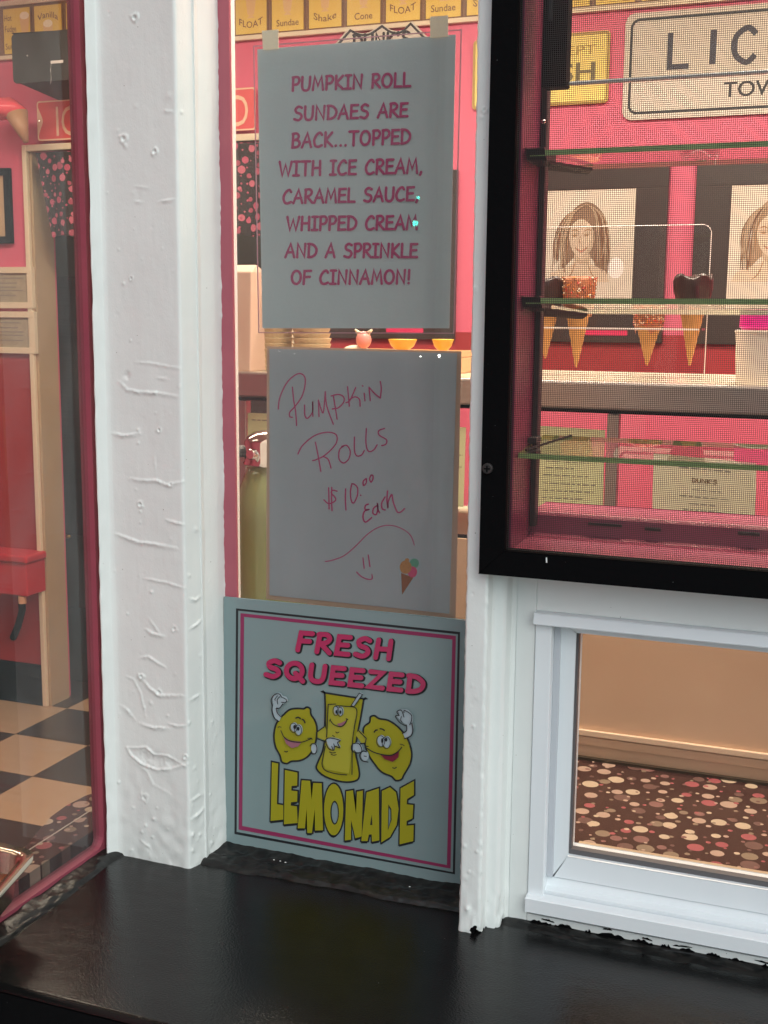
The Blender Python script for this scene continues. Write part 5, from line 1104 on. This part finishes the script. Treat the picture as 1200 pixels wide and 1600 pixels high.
# speaker
yy = 3.45
x0, x1 = at(19, 90, y=yy).x, at(114, 90, y=yy).x; z1 = at(60, 50, y=yy).z; z0 = at(60, 128, y=yy).z
t = thing('wall_speaker', 'dark grey bracket mounted speaker at top left in front of the menu cards', 'speaker', ((x0+x1)/2, yy, z0))
spk = mat('speaker_grille', (.032, .030, .025), .6, bump=(900, .6, (1, 1, 1)))
MB().prism([(x0+.001, yy, z0+.014), (x0+.004, yy, z0+.005), (x0+.013, yy, z0), (x1-.014, yy, z0), (x1-.004, yy, z0+.004), (x1, yy, z0+.014), (x1, yy, z1-.014), (x1-.004, yy, z1-.004), (x1-.014, yy, z1), (x0+.012, yy, z1), (x0+.003, yy, z1-.004), (x0, yy, z1-.012)], (.0, .006, 0)).build('grille', spk, t, bevel=.002)
MB().prism([(x0+.003, yy+.0065, z0+.01), (x1-.002, yy+.0065, z0+.004), (x1+.030, yy+.15, z0-.030), (x0+.07, yy+.15, z0-.030)], (0, 0, (z1-z0)-.006)).build('cabinet', mat('speaker_cabinet', (.03, .03, .028), .5), t, bevel=.004)
MB().box(at(80, 95, y=yy).x, at(99, 95, y=yy).x, yy-.003, yy-.0002, at(90, 99, y=yy).z, at(90, 94.5, y=yy).z).build('badge', mat('silver_badge', (.75, .73, .68), .3, metal=.6), t)
MB().ball((at(43, 87, y=yy).x, yy-.001, at(43, 87, y=yy).z), .0025, 6).build('indicator', MATS['silver_badge'], t)
boxobj('bracket', darkmetal, t, x0+.10, x0+.13, yy+.15, YW-.0005, z0+.02, z0+.08)
cw_ = [at(80, 99, y=yy-.004), at(79, 110, y=yy-.004), at(80, 122, y=yy-.004), at(79, 131, y=yy)]
MB().tube(cw_, .0008, 5).build('wire', MATS['silver_badge'], t)
# hanging plastic cone
yy = 3.55; c = at(14, 172, y=yy); t = thing('plastic_cone_decoration', 'pink plastic ice cream cone decoration tilted on the wall below the speaker', 'decoration', (c.x, yy, at(40, 222, y=yy).z))
m = MB().ball((c.x-.03, yy, c.z+.005), .085, 16, (1.15, .7, .42))
for v in m.v: v.z += .006*math.sin(v.x*70)*math.cos(v.y*60)
for v in m.v: v.z -= (v.x-c.x)*.12
m.build('scoop', mat('pink_gloss_plastic', (.80, .10, .13), .15), t, smooth=True)
a = at(26, 178, y=yy); b = at(41, 222, y=yy)
MB().tube([a, b], [.040, .009], 16).build('cone_body', mat('tan_plastic', (.42, .24, .13), .5), t, smooth=True)
# red bench with bracket
t = thing('red_wall_shelf', 'small red wall shelf on black brackets at far left', 'shelf', (at(0, 900, y=3.5).x, 3.55, at(0, 930, y=3.4).z))
rs = mat('red_gloss', (.50, .03, .045), .35); z1 = at(30, 868, y=3.58).z; z0 = at(30, 932, y=3.58).z; xr = at(49, 900, y=3.60).x
boxobj('shelf_top', rs, t, -4.2, xr, 3.575, YW-.001, z1-.03, z1, bevel=.008); boxobj('shelf_apron', rs, t, -4.2, xr-.01, 3.585, YW-.001, z0, z1-.031, bevel=.005)
for dx in (0, .35):
    pth = [(xr-.05-dx, 3.60, z0-.002), (xr-.055-dx, 3.61, z0-.06), (xr-.10-dx, 3.64, z0-.13), (xr-.17-dx, YW-.005, z0-.20)]
    MB().tube(pth, .014, 8).build('bracket', black, t, smooth=True)
MB().tube([(xr-.045, 3.60, z0-.002), (xr-.045, 3.60, z0-.03)], .016, 10).build('peg', mat('tan_peg', (.6, .34, .2), .5), t)
# steel pan at lower left
zp = CZ+.045; t = thing('steel_pan', 'stainless steel food pan corner at lower left on the polka dot counter', 'pan', (-.9, .98, CZ))
A_ = at(60, 1330, z=zp); B_ = at(0, 1398, z=zp); C_ = at(0, 1316, z=zp)
d1 = (B_-A_).normalized(); d2 = (C_-A_).normalized(); P0 = A_; 
rim = [P0, P0+d1*.30, P0+d1*.30+d2*.26, P0+d2*.26]
def rounded(quad_, r, n=5):
    out = []
    for i in range(4):
        p = quad_[i]; a = (quad_[i-1]-p).normalized(); b = (quad_[(i+1) % 4]-p).normalized(); s0 = p+a*r; s1 = p+b*r
        for k in range(n+1):
            u = k/n; out.append((1-u)**2*s0+2*u*(1-u)*p+u*u*s1)
    return out
O = rounded(rim, .02); cen = sum(rim, Vector())/4
I1 = [p+(cen-p).normalized()*.016-Vector((0, 0, .002)) for p in O]; I2 = [p+(cen-p).normalized()*.022-Vector((0, 0, .042)) for p in O]; L0 = [p-Vector((0, 0, .004)) for p in O]
m = MB(); n_ = len(O); m.v = [Vector(v) for v in L0+O+I1+I2]
for a in range(3):
    for k in range(n_): m.f.append((a*n_+k, a*n_+(k+1) % n_, (a+1)*n_+(k+1) % n_, (a+1)*n_+k)); m.mi.append(0)
m.f.append(tuple(3*n_+k for k in range(n_))); m.mi.append(0)
m.build('pan_shell', mat('bright_steel', (.70, .62, .50), .18, metal=1), t, smooth=True)
MB().prism([p+(cen-p).normalized()*.0215-Vector((0, 0, .022)) for p in O], (0, 0, -.015)).build('filling', mat('brown_filling', (.20, .05, .02), .2, bump=(30, .8, (1, 1, 1))), t)

# ============================================================ CEILING LAMPS inside
for i, (x, y, l_) in enumerate(((-2.6, 2.6, 'ceiling lamp panel over the left of the shop, out of view'), (-1.2, 2.5, 'ceiling lamp panel over the middle of the shop, out of view'), (.3, 2.5, 'ceiling lamp panel over the right of the shop, out of view'), (-2.3, .9, 'ceiling lamp panel behind the left window, out of view'), (-.1, 1.38, 'ceiling lamp panel added right above the counter to brighten the notices, out of view'), (-2.4, 4.5, 'ceiling lamp panel added to brighten the room behind the doorway, out of view'))):  # last two panels are added to brighten the case notices and the back room
    t = thing('ceiling_lamp', l_, 'lamp', (x, y, 2.7), 'ceiling lamps of the shop')
    boxobj('lamp_housing', cream, t, x-.62, x+.62, y-.165, y+.17, 2.74, 2.7995)
    boxobj('lamp_diffuser', mat('lamp_diffuser', (.9, .85, .7), .5, emit=((1, .80, .55), 2.0)), t, x-.6, x+.6, y-.15, y+.15, 2.732, 2.7399)
    ld = bpy.data.lights.new('lamp_light', 'AREA'); ld.shape = 'RECTANGLE'; ld.size = 1.2; ld.size_y = .3; ld.energy = LAMP_W*(.42, .75, .8, .06, .9, .12)[i]; ld.color = (1, .85, .68)
    lo = bpy.data.objects.new('lamp_light', ld); COL.objects.link(lo); lo.parent = t; lo.location = (0, 0, .022)
# ============================================================ ADDED GLINT SOURCES out of view, seen only as reflections
def mirror_dir(px, py, y):   # point on the glass and the reflected direction
    p = at(px, py, y=y); d = (p-Vector((0, 0, CAMZ))).normalized(); return p, Vector((d.x, -d.y, d.z))
gm = mat('green_glint_glow', (.02, .3, .2), .3, emit=((.03, 1, .72), 70))
t = thing('green_glint_source', 'made-up unseen box with two green lights, added for the glints in the glass over the first sign', 'controller', (-.9, 0, 1.5))  # source invented for the two green glints, itself out of view
pts_ = []
for px, py, r_ in ((649, 349, .0062), (654, 309, .0034)):
    p1, r1 = mirror_dir(px, py, YA+.0045); q = p1+r1*((p1.y+.004)/abs(r1.y)); pts_.append(q)
    MB().ball((q.x, -.004, q.z), r_, 10).build('green_glint_light', gm, t, smooth=True)
cx_ = (pts_[0].x+pts_[1].x)/2; cz_ = (pts_[0].z+pts_[1].z)/2
boxobj('glint_source_case', darkmetal, t, cx_-.035, cx_+.035, -.0195, -.0045, cz_-.06, cz_+.06, bevel=.003)
for k, (px, py, rr_, st) in enumerate(((686, 556, .0030, 60), (657, 557, .0018, 40))):
    p2, r2 = mirror_dir(px, py, YA+.0045); q = p2+r2*.75
    t = thing('added_glint_bulb', 'made-up lit bulb on a thin arm, added for a white glint in the glass, ' + ('the larger one' if k == 0 else 'the smaller one'), 'bulb', (q.x, q.y, q.z), 'bulbs added for white glints')  # bulb and arm invented to give a white glint, out of view
    MB().ball(tuple(q), rr_, 8).build('bulb_glass', mat('bulb_glow_%d' % k, (.9, .9, .9), .3, emit=((1, .96, .9), st)), t, smooth=True)
    MB().tube([(q.x, q.y-.003, q.z+.003), (q.x, q.y-.01, q.z+.03), (-.773, q.y-.012, q.z+.03)], .0008, 6).build('bulb_arm', darkmetal, t)
